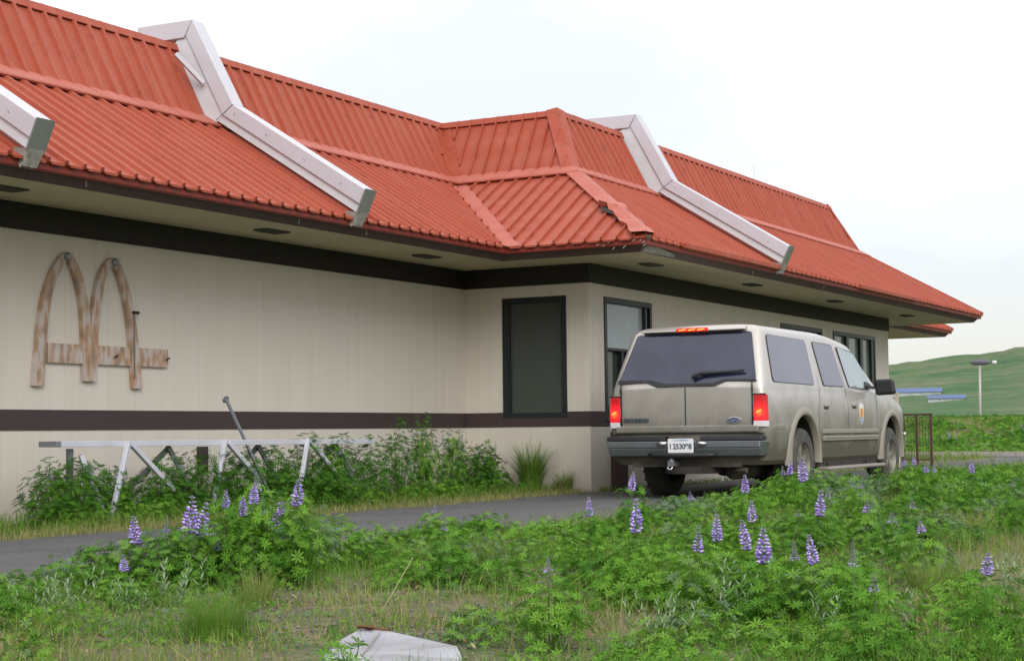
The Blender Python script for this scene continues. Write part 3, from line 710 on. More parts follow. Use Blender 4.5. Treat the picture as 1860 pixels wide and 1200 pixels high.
# tailgate seams and creases
def strip(name, m, *bs, bev=0, par=suv):
    mb = MB()
    for b in bs: mb.box(*b)
    return mb.build(name, M[m], par, bevel=bev)
for x in (0, -.825, .825):
    strip('tailgate_seam', 'black', (x-.0035, x+.0035, .088, .11, .80, 1.30 if x == 0 else 1.36))
strip('tailgate_seam', 'black', (-.97, .97, .085, .12, .762, .770))
strip('tailgate_lip', 'paint', (-.90, .90, .082, .12, .772, .862), bev=.03)
for x in (-.835, .823):
    for z in (1.24, .88): strip('hinge', 'black', (x, x+.012, .078, .11, z, z+.075), bev=.003)
# tail lamps
def lampmat(bx_):
    m = bpy.data.materials.new('lit_tail_lens'); m.use_nodes = True; t = m.node_tree; b = t.nodes['Principled BSDF']
    b.inputs['Base Color'].default_value = (.42, .006, .01, 1); b.inputs['Roughness'].default_value = .15
    tcn = N(t, 'ShaderNodeTexCoord'); v = N(t, 'ShaderNodeVectorMath', operation='DISTANCE'); v.inputs[1].default_value = (bx_, .09, 1.0); t.links.new(tcn.outputs['Object'], v.inputs[0])
    c = N(t, 'ShaderNodeValToRGB'); e = c.color_ramp.elements
    e[0].position = 0; e[0].color = (1.0, .26, .05, 1); e[1].position = .20; e[1].color = (.05, .0005, .002, 1)
    for p_, c_ in ((.03, (1.0, .12, .03, 1)), (.055, (1.0, .02, .02, 1)), (.095, (.50, .006, .012, 1)), (.14, (.18, .002, .005, 1))):
        q = e.new(p_); q.color = c_
    t.links.new(v.outputs['Value'], c.inputs[0]); t.links.new(c.outputs[0], b.inputs['Emission Color']); b.inputs['Emission Strength'].default_value = 1.0
    return m
for s in (1, -1):
    def bx(a, b): return (a, b) if s > 0 else (-b, -a)
    lm = MB(); lm.hexa([(s*.84, .082, .905), (s*.97, .09, .905), (s*1.008, .15, .905), (s*.85, .25, .905)], [(s*.845, .088, 1.205), (s*.965, .092, 1.205), (s*1.0, .15, 1.205), (s*.85, .25, 1.205)])
    l = lm.build('tail_lamp', lampmat(s*.912), suv, bevel=.012)
    k = MB(); k.hexa([(s*.838, .083, .835), (s*.965, .09, .835), (s*1.007, .15, .835), (s*.85, .25, .835)], [(s*.84, .083, .904), (s*.968, .09, .904), (s*1.008, .15, .904), (s*.85, .25, .904)]); k.build('reverse_lens', M['clearlens'], l, bevel=.006)
    k = MB(); k.bar((s*.912-.028, .073, 1.0), (s*.912+.028, .073, 1.027), .01, .016); k.build('bulb', M['hot'], l)
    k = MB(); k.box(*bx(.835, .985), .088, .12, 1.203, 1.215); k.build('lamp_edge', M['black'], l)
# badges, plate
mw = lambda x, y, z: Matrix.Translation((x, y, z)) @ Matrix.Rotation(R_(90), 4, 'X')
text('lettering_badge', 'EXCURSION', .058, M['ink'], suv, mw(-.63, .086, .925), .004, bold=.002)
ov = MB(); ov.tube([(0, 0, 0), (0, 0, .012)], .5, 36)
ov = MB(); n = 40
def oval(a, b, y0, y1, cx, cz):
    m_ = MB(); P = [(cx+a*math.cos(2*math.pi*k/n), cz+b*math.sin(2*math.pi*k/n)) for k in range(n)]
    m_.prism(P, 1, y0, y1); return m_
o1 = oval(.088, .036, .082, .10, .60, .915).build('oval_badge', M['shine'], suv, bevel=.003)
oval(.078, .028, .079, .083, .60, .915).build('badge_enamel', M['blueoval'], o1)
text('badge_script', 'Ford', .062, M['shine'], o1, mw(.60, .0785, .918), .001, shear=.35, sx=1.1)
bmp = MB()
bmp.hexa([(-.94, .005, .505), (.94, .005, .505), (.96, .12, .505), (-.96, .12, .505)], [(-.955, -.03, .60), (.955, -.03, .60), (.97, .12, .60), (-.97, .12, .60)])
bmp.hexa([(-.955, -.03, .60), (.955, -.03, .60), (.97, .12, .60), (-.97, .12, .60)], [(-.96, -.022, .682), (.96, -.022, .682), (.97, .12, .682), (-.97, .12, .682)])
for s in (1, -1):
    bmp.hexa([(s*.93, .005, .505), (s*.965, .06, .505), (s*.965, .20, .505), (s*.93, .20, .505)], [(s*.95, -.022, .682), (s*.993, .04, .682), (s*.995, .20, .682), (s*.94, .20, .682)])
bump = bmp.build('rear_bumper', M['chrome'], suv, bevel=.014)
st = MB(); st.hexa([(-.97, -.028, .684), (-.22, -.028, .684), (-.22, .12, .684), (-.99, .10, .684)], [(-.97, -.015, .732), (-.22, -.015, .732), (-.22, .12, .735), (-.99, .10, .735)]); st.build('step_pad', M['black'], bump, bevel=.008)
st = MB(); st.hexa([(.22, -.028, .684), (.97, -.028, .684), (.99, .10, .684), (.22, .12, .684)], [(.22, -.015, .732), (.97, -.015, .732), (.99, .10, .735), (.22, .12, .735)]); st.build('step_pad', M['black'], bump, bevel=.008)
st = MB()
st.tube([(-.42, -.02, .525), (-.34, -.045, .515), (0, -.05, .512), (.34, -.045, .515), (.42, -.02, .525)], [.02, .032, .034, .032, .02], 10); st.build('lower_valance', M['black'], bump, True)
for s in (1, -1):
    st = MB(); st.tube([(s*.19, -.035, .655), (s*.25, -.045, .65), (s*.31, -.038, .65)], [.022, .026, .014], 10); st.build('plate_lamp', M['shine'], bump, True)
pl = MB(); pl.box(-.165, .155, -.056, -.05, .545, .708); pl = pl.build('number_plate', M['plate'], suv, bevel=.002)
text('plate_number', 'I 253098', .085, M['ink'], pl, mw(-.005, -.0575, .615), .001, bold=.0025, sx=.92)
text('plate_heading', 'U.S. GOVERNMENT', .022, M['bluedec'], pl, mw(-.005, -.0575, .688), .001)
# tow bar
t_ = MB(); t_.box(-.72, .66, .14, .22, .375, .455); tow = t_.build('tow_bar', M['mud'], suv, bevel=.006)
t_ = MB(); t_.box(-.17, -.09, -.06, .2, .39, .45); t_.tube([(-.13, -.04, .44), (-.13, -.04, .47)], .03, 12); t_.build('receiver', M['aludk'], tow)
t_ = MB(); t_.tube([(-.13, -.04, .465), (-.13, -.04, .48), (-.13, -.04, .495), (-.13, -.04, .52), (-.13, -.04, .535), (-.13, -.04, .541)], [.012, .014, .028, .031, .022, .006], 14); t_.build('tow_ball', M['shine'], tow, True)
t_ = MB(); t_.tube([(-.16, -.06, .40), (-.16, -.08, .36), (-.12, -.08, .35), (-.10, -.06, .39)], .01, 8); t_.build('tow_hook', M['shine'], tow, True)
# underbody
u = MB()
for x in (-.48, .48): u.box(x-.05, x+.05, .2, 5.5, .36, .46)
u.box(-.60, .60, .35, 5.3, .42, .55); ub = u.build('underbody', M['under'], suv)
u = MB(); u.tube([(-.75, RA, RW), (-.15, RA, RW), (.15, RA, RW), (.75, RA, RW)], .05, 12); u.tube([(-.05, RA-.17, RW), (-.05, RA-.12, RW), (-.05, RA, RW), (-.05, RA+.14, RW)], [.06, .13, .17, .07], 16); u.build('rear_axle', M['under'], ub, angle=40)
u = MB(); u.tube([(.42, .45, .33), (.42, .5, .33), (.42, 1.15, .33), (.42, 1.2, .33)], [.05, .11, .11, .05], 16); u.tube([(.42, .45, .33), (.6, .2, .34), (.72, .16, .34)], .03, 10); u.build('exhaust', M['mud'], ub, angle=40)
u = MB(); u.tube([(.0, .32, .30), (.0, .32, .38)], .34, 30); 
for x in (-.52, .52): u.tube([(x, .4, .45), (x, RA, .32), (x, 2.1, .42)], .035, 8)
u.build('springs', M['under'], ub, angle=40)
# wheels
def wheel(x, y, s):
    t = MB()
    prof = [(.245, -.13), (.33, -.135), (.375, -.13), (.398, -.115), (RW, -.09), (RW, .09), (.398, .115), (.375, .13), (.33, .135), (.245, .13), (.245, -.13)]
    t.lathe(prof, (0, 0, 0), 'x', 48)
    for k in range(48):
        a = 2*math.pi*k/48
        for x0 in (-.10, -.035, .035):
            c = Vector((x0+(.02 if k % 2 else 0), (RW+.002)*math.cos(a), (RW+.002)*math.sin(a))); d = Vector((0, -math.sin(a), math.cos(a)))
            t.bar(c-d*.016, c+d*.016, .05, .014, (0, math.cos(a), math.sin(a)))
    o = t.build('tyre', M['rubber'], suv, angle=35); o.location = (x, y, RW)
    r = MB(); r.lathe([(.25, .11), (.235, .125), (.225, .10), (.215, .03), (.06, .045), (.055, .09), (0, .095)] if s > 0 else [(.25, -.11), (.235, -.125), (.225, -.10), (.215, -.03), (.06, -.045), (.055, -.09), (0, -.095)], (0, 0, 0), 'x', 40)
    q = r.build('rim', M['rim'], o, angle=35)
    r = MB()
    for k in range(5):
        a = 2*math.pi*k/5+.3; e = Vector((0, math.cos(a), math.sin(a)))
        r.hexa([Vector((s*.04, 0, 0))+e*.05+e.cross(Vector((1, 0, 0)))*j for j in (-.035, .035)]+[Vector((s*.04, 0, 0))+e*.225+e.cross(Vector((1, 0, 0)))*j for j in (.045, -.045)],
               [Vector((s*.085, 0, 0))+e*.05+e.cross(Vector((1, 0, 0)))*j for j in (-.03, .03)]+[Vector((s*.095, 0, 0))+e*.22+e.cross(Vector((1, 0, 0)))*j for j in (.035, -.035)])
    r.build('spokes', M['rim'], q, bevel=.006)
    return o
for x, s in ((.845, 1), (-.845, -1)):
    for y in (RA, FA): wheel(x, y, s)
# fender flares
for s in (1, -1):
    for ya in (RA-.02, FA):
        m_ = MB(); secs = []
        K = 26
        for k in range(K+1):
            a = R_(-8)+R_(196)*k/K; c, sn = math.cos(a), math.sin(a)
            prof = [(AR-.008, .94), (AR-.008, 1.014), (AR+.01, 1.026), (AR+.045, 1.022), (AR+.085, 1.004), (AR+.10, .96)]
            secs.append([(s*w_*(1-.03*sm((ya+r*c-4.6)/1.3)), ya+r*c, AZ+r*sn) for r, w_ in prof])
        n = len(secs[0]); V = [v for q in secs for v in q]
        m_.add(V, [(i*n+j, i*n+j+1, (i+1)*n+j+1, (i+1)*n+j) for i in range(K) for j in range(n-1)])
        m_.build('fender_flare', M['cladding'], suv, True)
# doors, mouldings, handles, running boards
for s in (1, -1):
    def B(a, b, y0, y1, z0, z1): return (a, b, y0, y1, z0, z1) if s > 0 else (-b, -a, y0, y1, z0, z1)
    for pts in ([(3.08, .44), (3.08, 1.33), (3.05, 1.85)], [(4.30, .60), (4.33, 1.0), (4.36, 1.30)], [(2.02, .44), (1.93, .75), (1.90, 1.0), (2.05, 1.30), (2.02, 1.87)]):
        q = []
        for (a, z) in pts:
            q.append((s*((sw(z)*sx(a) if z > 1.34 else 1.0*(1-.045*sm((a-4.6)/1.3)))), a, z))
        # resample so that the seam hugs the body
        m_ = MB(); path = []
        for i in range(len(q)-1):
            for k in range(8):
                t = k/8; z = q[i][2]+(q[i+1][2]-q[i][2])*t; a = q[i][1]+(q[i+1][1]-q[i][1])*t
                zs = [r[0] for r in RG]; ws = [r[3] for r in RG]
                path.append((s*(np.interp(z, zs, ws)*(sx(a) if z > 1.3 else 1-.045*sm((a-4.6)/1.3))), a, z))
        m_.tube(path, .0035, 5); m_.build('door_seam', M['black'], suv)
    strip('side_moulding', 'cladding', B(.99, 1.018, 2.04, 4.36, .742, .80), bev=.01)
    strip('side_moulding', 'cladding', B(.985, 1.022, 2.04, 4.34, .655, .715), bev=.008)
    strip('moulding_groove', 'under', B(1.0, 1.0235, 2.06, 4.32, .680, .687))
    strip('side_moulding', 'paint', B(.97, 1.008, .32, .68, .80, .862), bev=.012)
    for y, z in ((2.12, 1.075), (3.26, 1.09)):
        h = strip('door_handle', 'paint', B(1.0, 1.025, y, y+.16, z, z+.035), bev=.008); strip('handle_recess', 'black', B(.99, 1.004, y-.005, y+.165, z-.03, z+.005), bev=.002, par=h)
    rb = strip('running_board', 'cladding', B(.93, 1.10, 2.0, 4.38, .29, .335), bev=.018); strip('board_bracket', 'under', B(.6, .98, 2.3, 2.4, .30, .38), B(.6, .98, 3.9, 4.0, .30, .38), par=rb)
    strip('rocker_panel', 'under', B(.86, .95, 1.85, 4.45, .335, .41))
    mr_ = MB(); mr_.bar((s*.93, 4.10, 1.36), (s*1.09, 4.16, 1.34), .05, .04); arm = mr_.build('mirror_arm', M['black'], suv)
    mr_ = MB(); mr_.hexa([(s*1.04, 4.10, 1.235), (s*1.34, 4.08, 1.25), (s*1.32, 4.22, 1.26), (s*1.06, 4.22, 1.25)], [(s*1.04, 4.10, 1.465), (s*1.31, 4.08, 1.47), (s*1.29, 4.20, 1.45), (s*1.06, 4.20, 1.45)]); mh = mr_.build('mirror', M['black'], suv, bevel=.04)
    mr_ = MB(); mr_.hexa([(s*.955, 3.98, 1.335), (s*.965, 4.30, 1.335), (s*.94, 4.30, 1.335), (s*.94, 3.98, 1.335)], [(s*.937, 4.06, 1.43), (s*.935, 4.28, 1.40), (s*.92, 4.28, 1.40), (s*.92, 4.06, 1.43)]); mr_.build('mirror_sail', M['black'], suv)
    m_ = MB(); m_.tube([(s*.70, .62, 1.978), (s*.70, .70, 2.0), (s*.70, 2.7, 1.995), (s*.70, 2.85, 1.96)], .012, 8); m_.build('roof_rail', M['black'], suv, True)
    m_ = MB(); m_.hexa([(s*.72, 5.83, .86), (s*.93, 5.73, .86), (s*.955, 5.58, .86), (s*.7, 5.5, .86)], [(s*.72, 5.81, 1.02), (s*.92, 5.71, 1.02), (s*.945, 5.58, 1.02), (s*.7, 5.5, 1.02)]); m_.build('headlight', M['clearlens'], suv, bevel=.01)
# door shield decal on the visible side
sh = MB(); xd = 1.004
def shield(sc, x): return [(x, 3.64+sc*a, .99+sc*b) for a, b in [(-.10, .155), (0, .175), (.10, .155), (.115, .03), (.09, -.09), (0, -.175), (-.09, -.09), (-.115, .03)]]
p = shield(.82, xd); q = shield(.82, xd-.01); n8 = 8; sh.add(p+q, [tuple(range(8))]+[(i, (i+1) % 8, (i+1) % 8+8, i+8) for i in range(8)]); em = sh.build('door_shield', M['white'], suv)
def em_part(nm, m, pts, x):
    k = MB(); k.add([(x, 3.64+a*.82, .99+b*.82) for a, b in pts], [tuple(range(len(pts)))]); k.build(nm, M[m], em)
em_part('shield_field', 'yellow', [(-.085, .10), (.085, .10), (.095, .02), (.085, -.05), (-.085, -.05), (-.095, .02)], xd+.002)
em_part('shield_bird', 'orange', [(-.03, .08), (.03, .09), (.06, .02), (.02, .01), (.05, -.05), (-.05, -.05), (-.06, 0)], xd+.004)
em_part('shield_fish', 'bluedec', [(-.08, -.06), (.08, -.06), (.06, -.10), (0, -.15), (-.06, -.10)], xd+.002)
em_part('shield_wave', 'white', [(-.03, -.075), (.06, -.085), (.02, -.10), (-.02, -.12)], xd+.004)
# front
m_ = MB(); m_.hexa([(-.96, 5.72, .48), (.96, 5.72, .48), (.90, 5.98, .50), (-.90, 5.98, .50)], [(-1.0, 5.70, .74), (1.0, 5.70, .74), (.93, 6.03, .74), (-.93, 6.03, .74)]); m_.build('front_bumper', M['shine'], suv, bevel=.02)
m_ = MB(); m_.box(-.62, .62, 5.90, 5.94, .80, 1.06); m_.build('grille', M['chrome'], suv, bevel=.01)
ws = MB(); ws.hexa([(-.80, 4.835, 1.345), (.80, 4.835, 1.345), (.68, 3.99, 1.83), (-.68, 3.99, 1.83)], [(-.80, 4.85, 1.36), (.80, 4.85, 1.36), (.68, 4.02, 1.85), (-.68, 4.02, 1.85)]); ws.build('windscreen', M['tint'], suv)

# the glasshouse stands a little taller than drawn: stretch everything above the belt line
for o in list(suv.children)+[g for c in suv.children for g in c.children]:
    if o.type != 'MESH' or o.location.length > .01 or o.matrix_local.translation.length > .01: continue
    for v in o.data.vertices:
        if v.co.z > 1.34: v.co.z = 1.34+(v.co.z-1.34)*1.075
# ================================================================== GROUND, LANE, HILLS
def vnoise(x, y, sc, seed=0):
    """cheap smooth value noise on numpy arrays, 0..1"""
    x = np.asarray(x, float)*sc+seed*17.3; y = np.asarray(y, float)*sc+seed*7.7
    xi, yi = np.floor(x), np.floor(y); fx, fy = x-xi, y-yi
    fx, fy = fx*fx*(3-2*fx), fy*fy*(3-2*fy)
    h = lambda a, b: np.mod(np.sin(a*127.1+b*311.7+seed)*43758.5453, 1.0)
    return (h(xi, yi)*(1-fx)+h(xi+1, yi)*fx)*(1-fy)+(h(xi, yi+1)*(1-fx)+h(xi+1, yi+1)*fx)*fy
def ground_mat():
    m = bpy.data.materials.new('weedy_ground'); m.use_nodes = True; t = m.node_tree; b = t.nodes['Principled BSDF']; b.inputs['Roughness'].default_value = .95
    tcn = N(t, 'ShaderNodeTexCoord')
    def noise(sc, d=8): n = N(t, 'ShaderNodeTexNoise'); n.inputs['Scale'].default_value = sc; n.inputs['Detail'].default_value = d; n.inputs['Roughness'].default_value = .7; t.links.new(tcn.outputs['Object'], n.inputs[0]); return n
    def ramp(n, *st):
        c = N(t, 'ShaderNodeValToRGB'); e = c.color_ramp.elements; e[0].position, e[0].color = st[0][0], (*st[0][1], 1); e[1].position, e[1].color = st[-1][0], (*st[-1][1], 1)
        for p, q in st[1:-1]: k = e.new(p); k.color = (*q, 1)
        t.links.new(n.outputs[0], c.inputs[0]); return c
    gravel = ramp(noise(38), (.3, (.035, .032, .028)), (.48, (.11, .10, .085)), (.6, (.17, .15, .12)), (.75, (.30, .27, .23)))
    straw = ramp(noise(16), (.3, (.10, .085, .04)), (.5, (.20, .17, .085)), (.7, (.30, .26, .14)))
    moss = ramp(noise(24), (.3, (.03, .06, .015)), (.5, (.07, .12, .03)), (.7, (.14, .18, .06)))
    def fac(sc, a, b_):
        r = N(t, 'ShaderNodeMapRange'); r.inputs[1].default_value = a; r.inputs[2].default_value = b_; t.links.new(noise(sc, 5).outputs[0], r.inputs[0]); return r
    m1 = N(t, 'ShaderNodeMix', data_type='RGBA'); t.links.new(fac(1.7, .42, .56).outputs[0], m1.inputs[0]); t.links.new(gravel.outputs[0], m1.inputs[6]); t.links.new(straw.outputs[0], m1.inputs[7])
    m2 = N(t, 'ShaderNodeMix', data_type='RGBA'); t.links.new(fac(2.6, .46, .58).outputs[0], m2.inputs[0]); t.links.new(m1.outputs[2], m2.inputs[6]); t.links.new(moss.outputs[0], m2.inputs[7])
    t.links.new(m2.outputs[2], b.inputs['Base Color'])
    bp = N(t, 'ShaderNodeBump'); bp.inputs['Strength'].default_value = .9; bp.inputs['Distance'].default_value = .02; t.links.new(noise(45).outputs[0], bp.inputs['Height']); t.links.new(bp.outputs[0], b.inputs['Normal'])
    return m
def far_mat():
    m = bpy.data.materials.new('hill_grass'); m.use_nodes = True; t = m.node_tree; b = t.nodes['Principled BSDF']; b.inputs['Roughness'].default_value = .95; b.inputs['Specular IOR Level'].default_value = .1
    tcn = N(t, 'ShaderNodeTexCoord')
    mp = N(t, 'ShaderNodeMapping'); mp.inputs['Scale'].default_value = (1, 1, 3); t.links.new(tcn.outputs['Object'], mp.inputs[0])
    n = N(t, 'ShaderNodeTexNoise'); n.inputs['Scale'].default_value = .03; n.inputs['Detail'].default_value = 7; n.inputs['Roughness'].default_value = .6; t.links.new(mp.outputs[0], n.inputs[0])
    c = N(t, 'ShaderNodeValToRGB'); e = c.color_ramp.elements
    e[0].position, e[0].color = .32, (.045, .095, .042, 1); e[1].position, e[1].color = .66, (.13, .155, .085, 1)
    for p_, c_ in ((.42, (.055, .12, .045, 1)), (.5, (.085, .135, .058, 1)), (.57, (.11, .135, .072, 1))): q = e.new(p_); q.color = c_
    t.links.new(n.outputs[0], c.inputs[0])
    n2 = N(t, 'ShaderNodeTexNoise'); n2.inputs['Scale'].default_value = .25; n2.inputs['Detail'].default_value = 8; t.links.new(mp.outputs[0], n2.inputs[0])
    r = N(t, 'ShaderNodeMapRange'); r.inputs[1].default_value = .3; r.inputs[2].default_value = .7; r.inputs[3].default_value = .8; r.inputs[4].default_value = 1.25; t.links.new(n2.outputs[0], r.inputs[0])
    v = N(t, 'ShaderNodeVectorMath', operation='SCALE'); t.links.new(c.outputs[0], v.inputs[0]); t.links.new(r.outputs[0], v.inputs['Scale']); t.links.new(v.outputs[0], b.inputs['Base Color'])
    return m
def asphalt_mat():
    m = bpy.data.materials.new('worn_asphalt'); m.use_nodes = True; t = m.node_tree; b = t.nodes['Principled BSDF']; b.inputs['Roughness'].default_value = .9
    tcn = N(t, 'ShaderNodeTexCoord')
    def noise(sc, d=8): n = N(t, 'ShaderNodeTexNoise'); n.inputs['Scale'].default_value = sc; n.inputs['Detail'].default_value = d; n.inputs['Roughness'].default_value = .7; t.links.new(tcn.outputs['Object'], n.inputs[0]); return n
    c = N(t, 'ShaderNodeValToRGB'); e = c.color_ramp.elements; e[0].position, e[0].color = .3, (.055, .058, .058, 1); e[1].position, e[1].color = .7, (.15, .154, .148, 1)
    n1 = noise(70); t.links.new(n1.outputs[0], c.inputs[0])
    c2 = N(t, 'ShaderNodeValToRGB'); e = c2.color_ramp.elements; e[0].position, e[0].color = .35, (.055, .058, .058, 1); e[1].position, e[1].color = .65, (.105, .107, .102, 1); t.links.new(noise(1.6).outputs[0], c2.inputs[0])
    mx = N(t, 'ShaderNodeMix', data_type='RGBA'); mx.inputs[0].default_value = .45; t.links.new(c.outputs[0], mx.inputs[6]); t.links.new(c2.outputs[0], mx.inputs[7])
    # leaf litter stains and cracks
    vr = N(t, 'ShaderNodeTexVoronoi', feature='DISTANCE_TO_EDGE'); vr.inputs['Scale'].default_value = .8
    wr = N(t, 'ShaderNodeVectorMath', operation='ADD'); nn3 = noise(2.2, 4); t.links.new(tcn.outputs['Object'], wr.inputs[0]); sc_ = N(t, 'ShaderNodeVectorMath', operation='SCALE'); sc_.inputs['Scale'].default_value = .7; t.links.new(nn3.outputs[1], sc_.inputs[0]); t.links.new(sc_.outputs[0], wr.inputs[1]); t.links.new(wr.outputs[0], vr.inputs[0])
    lt = N(t, 'ShaderNodeMath', operation='LESS_THAN'); lt.inputs[1].default_value = .006; t.links.new(vr.outputs[0], lt.inputs[0])
    mx2 = N(t, 'ShaderNodeMix', data_type='RGBA'); mx2.inputs[7].default_value = (.03, .027, .02, 1); t.links.new(lt.outputs[0], mx2.inputs[0]); t.links.new(mx.outputs[2], mx2.inputs[6])
    r = N(t, 'ShaderNodeMapRange'); r.inputs[1].default_value = .60; r.inputs[2].default_value = .66; r.inputs[4].default_value = .8; t.links.new(noise(5).outputs[0], r.inputs[0])
    mx3 = N(t, 'ShaderNodeMix', data_type='RGBA'); mx3.inputs[7].default_value = (.13, .11, .07, 1); t.links.new(r.outputs[0], mx3.inputs[0]); t.links.new(mx2.outputs[2], mx3.inputs[6])
    t.links.new(mx3.outputs[2], b.inputs['Base Color'])
    bp = N(t, 'ShaderNodeBump'); bp.inputs['Strength'].default_value = .6; bp.inputs['Distance'].default_value = .008; t.links.new(n1.outputs[0], bp.inputs['Height']); t.links.new(bp.outputs[0], b.inputs['Normal'])
    return m
M['ground'] = ground_mat(); M['hill'] = far_mat(); M['asphalt'] = asphalt_mat()
def grid_mesh(name, xs, ys, zf, m, parent=None, smooth=True):
    X, Y = np.meshgrid(xs, ys, indexing='ij'); Z = zf(X, Y); nx, ny = X.shape
    V = np.stack([X, Y, Z], -1).reshape(-1, 3)
    i = np.arange(nx-1)[:, None]*ny+np.arange(ny-1)[None]; F = np.stack([i, i+ny, i+ny+1, i+1], -1).reshape(-1, 4)
    return np_mesh(name, V, F, m, parent, smooth)
def np_mesh(name, V, F, m, parent=None, smooth=False, tint=None, mi=None):
    me = bpy.data.meshes.new(name); k = F.shape[1]
    me.vertices.add(len(V)); me.vertices.foreach_set('co', np.ascontiguousarray(V, dtype=np.float32).ravel())
    me.loops.add(F.size); me.loops.foreach_set('vertex_index', np.ascontiguousarray(F, dtype=np.int32).ravel())
    me.polygons.add(len(F)); me.polygons.foreach_set('loop_start', np.arange(0, F.size, k, dtype=np.int32)); me.polygons.foreach_set('loop_total', np.full(len(F), k, dtype=np.int32))
    for q in (m if isinstance(m, (list, tuple)) else [m]): me.materials.append(q)
    if mi is not None: me.polygons.foreach_set('material_index', np.asarray(mi, dtype=np.int32))
    me.polygons.foreach_set('use_smooth', np.full(len(F), smooth))
    if tint is not None:
        a = me.attributes.new('tint', 'FLOAT', 'POINT'); a.data.foreach_set('value', np.ascontiguousarray(tint, dtype=np.float32))
    me.update(calc_edges=True); me.validate()
    o = bpy.data.objects.new(name, me); COL.objects.link(o)
    if parent: o.parent = parent
    return o
def zg(X, Y):
    t = np.clip((X-5.6)/.6, 0, 1)*np.clip((30-Y)/5, 0, 1)*np.clip((14-X)/1, 0, 1)*np.clip((Y+19.2)/.8, 0, 1)
    return t*(vnoise(X, Y, 1.4, 1)*.035+vnoise(X, Y, 7, 2)*.014+vnoise(X, Y, 22, 3)*.008)
xs = np.concatenate([[-900, -300, -100, -40, -12, -3, 0, 2, 4, 5.2], np.arange(5.5, 12.6, .05), [13, 14, 18, 30, 60, 150, 400, 900]])
ys = np.concatenate([[-300, -100, -40, -24], np.arange(-19.5, -4, .06), np.arange(-4, 30, .5), [36, 45, 60, 90, 150, 300, 900]])
g = grid_mesh('ground', xs, ys, lambda X, Y: zg(X, Y)*1.0, M['ground']); tag(g, kind='structure')
# lane: a sheet with ragged edges
pw = []; pe = []
for k in range(0, 140):
    y = -24+k*.36
    pw.append((1.95+.10*math.sin(y*1.3)+.06*math.sin(y*4.1)+rnd.uniform(-.03, .03)+(.0 if y < 16 else .2), y)); pe.append((5.35+.12*math.sin(y*.9)+.05*math.sin(y*5)+rnd.uniform(-.04, .04), y))
mb = MB()
for k in range(len(pw)-1): mb.quad((*pw[k], .005), (*pe[k], .005), (*pe[k+1], .005), (*pw[k+1], .005))
r_ = mb.build('road', M['asphalt'], fix=False); tag(r_, kind='structure')
def berm(X, Y):
    t = np.clip((np.asarray(Y, float)-28.2)/17, 0, 1); return (t*t*(3-2*t))*(1.0+.12*(vnoise(X, Y, .15, 31)-.5))
bk_ = grid_mesh('bank', np.linspace(-40, 60, 60), np.concatenate([np.arange(27.9, 50, .8), np.linspace(52, 130, 20)]), lambda X, Y: berm(X, Y)+.002, M['ground']); tag(bk_, kind='structure')
# cross lane behind the building
mb = MB(); mb.quad((-30, 24.6, .009), (60, 24.6, .009), (60, 27.4, .009), (-30, 27.4, .009)); r_ = mb.build('road', M['asphalt'], fix=False); tag(r_, kind='structure')
M['kerbstone'] = mat('weathered_concrete', (.36, .34, .31), .85, 0, (4, .7, (.22, .2, .17)), (30, .3))
mb = MB()
for k in range(60): 
    x = -12+k*1.22; mb.box(x, x+1.2, 27.6, 27.78, -.1, .11)
k_ = mb.build('kerb', M['kerbstone']); tag(k_, kind='structure')
# hills, polar sheet about the view area
def hill():
    az = np.radians(np.linspace(-60, 40, 260)); rr = np.concatenate([np.linspace(60, 300, 30), np.linspace(310, 1000, 60)])
    A, Rr = np.meshgrid(az, rr, indexing='ij')
    th = YAW-A             # heading from +Y, counter-clockwise
    X = 11.8-np.sin(th)*Rr; Y = -19.8+np.cos(th)*Rr
    crest = .0362+.0095*np.clip((np.degrees(A)-12.8)/4.2, -1.2, 1.0)+.0007*np.sin(A*60)+.0004*np.sin(A*170+1)+.0003*np.sin(A*410)
    t = np.clip((Rr-130)/(820-130), 0, 1); sh = t**1.12
    e = .0008+(crest-.0008)*sh
    Z = .8+e*Rr-np.clip((Rr-830)/170, 0, 1)**2*30
    near = np.clip((Rr-60)/80, 0, 1); Z = Z*near+(-.4)*(1-near)
    Z += (vnoise(X, Y, .02, 4)-.5)*4*t*(1-.75*np.clip((Rr-650)/150, 0, 1))+(vnoise(X, Y, .07, 5)-.5)*1.2*t
    return X, Y, Z
X, Y, Z = hill(); nx, ny = X.shape; V = np.stack([X, Y, Z], -1).reshape(-1, 3); i = np.arange(nx-1)[:, None]*ny+np.arange(ny-1)[None]
F = np.stack([i, i+ny, i+ny+1, i+1], -1).reshape(-1, 4); h = np_mesh('hill', V, F, M['hill'], smooth=True); tag(h, kind='structure')

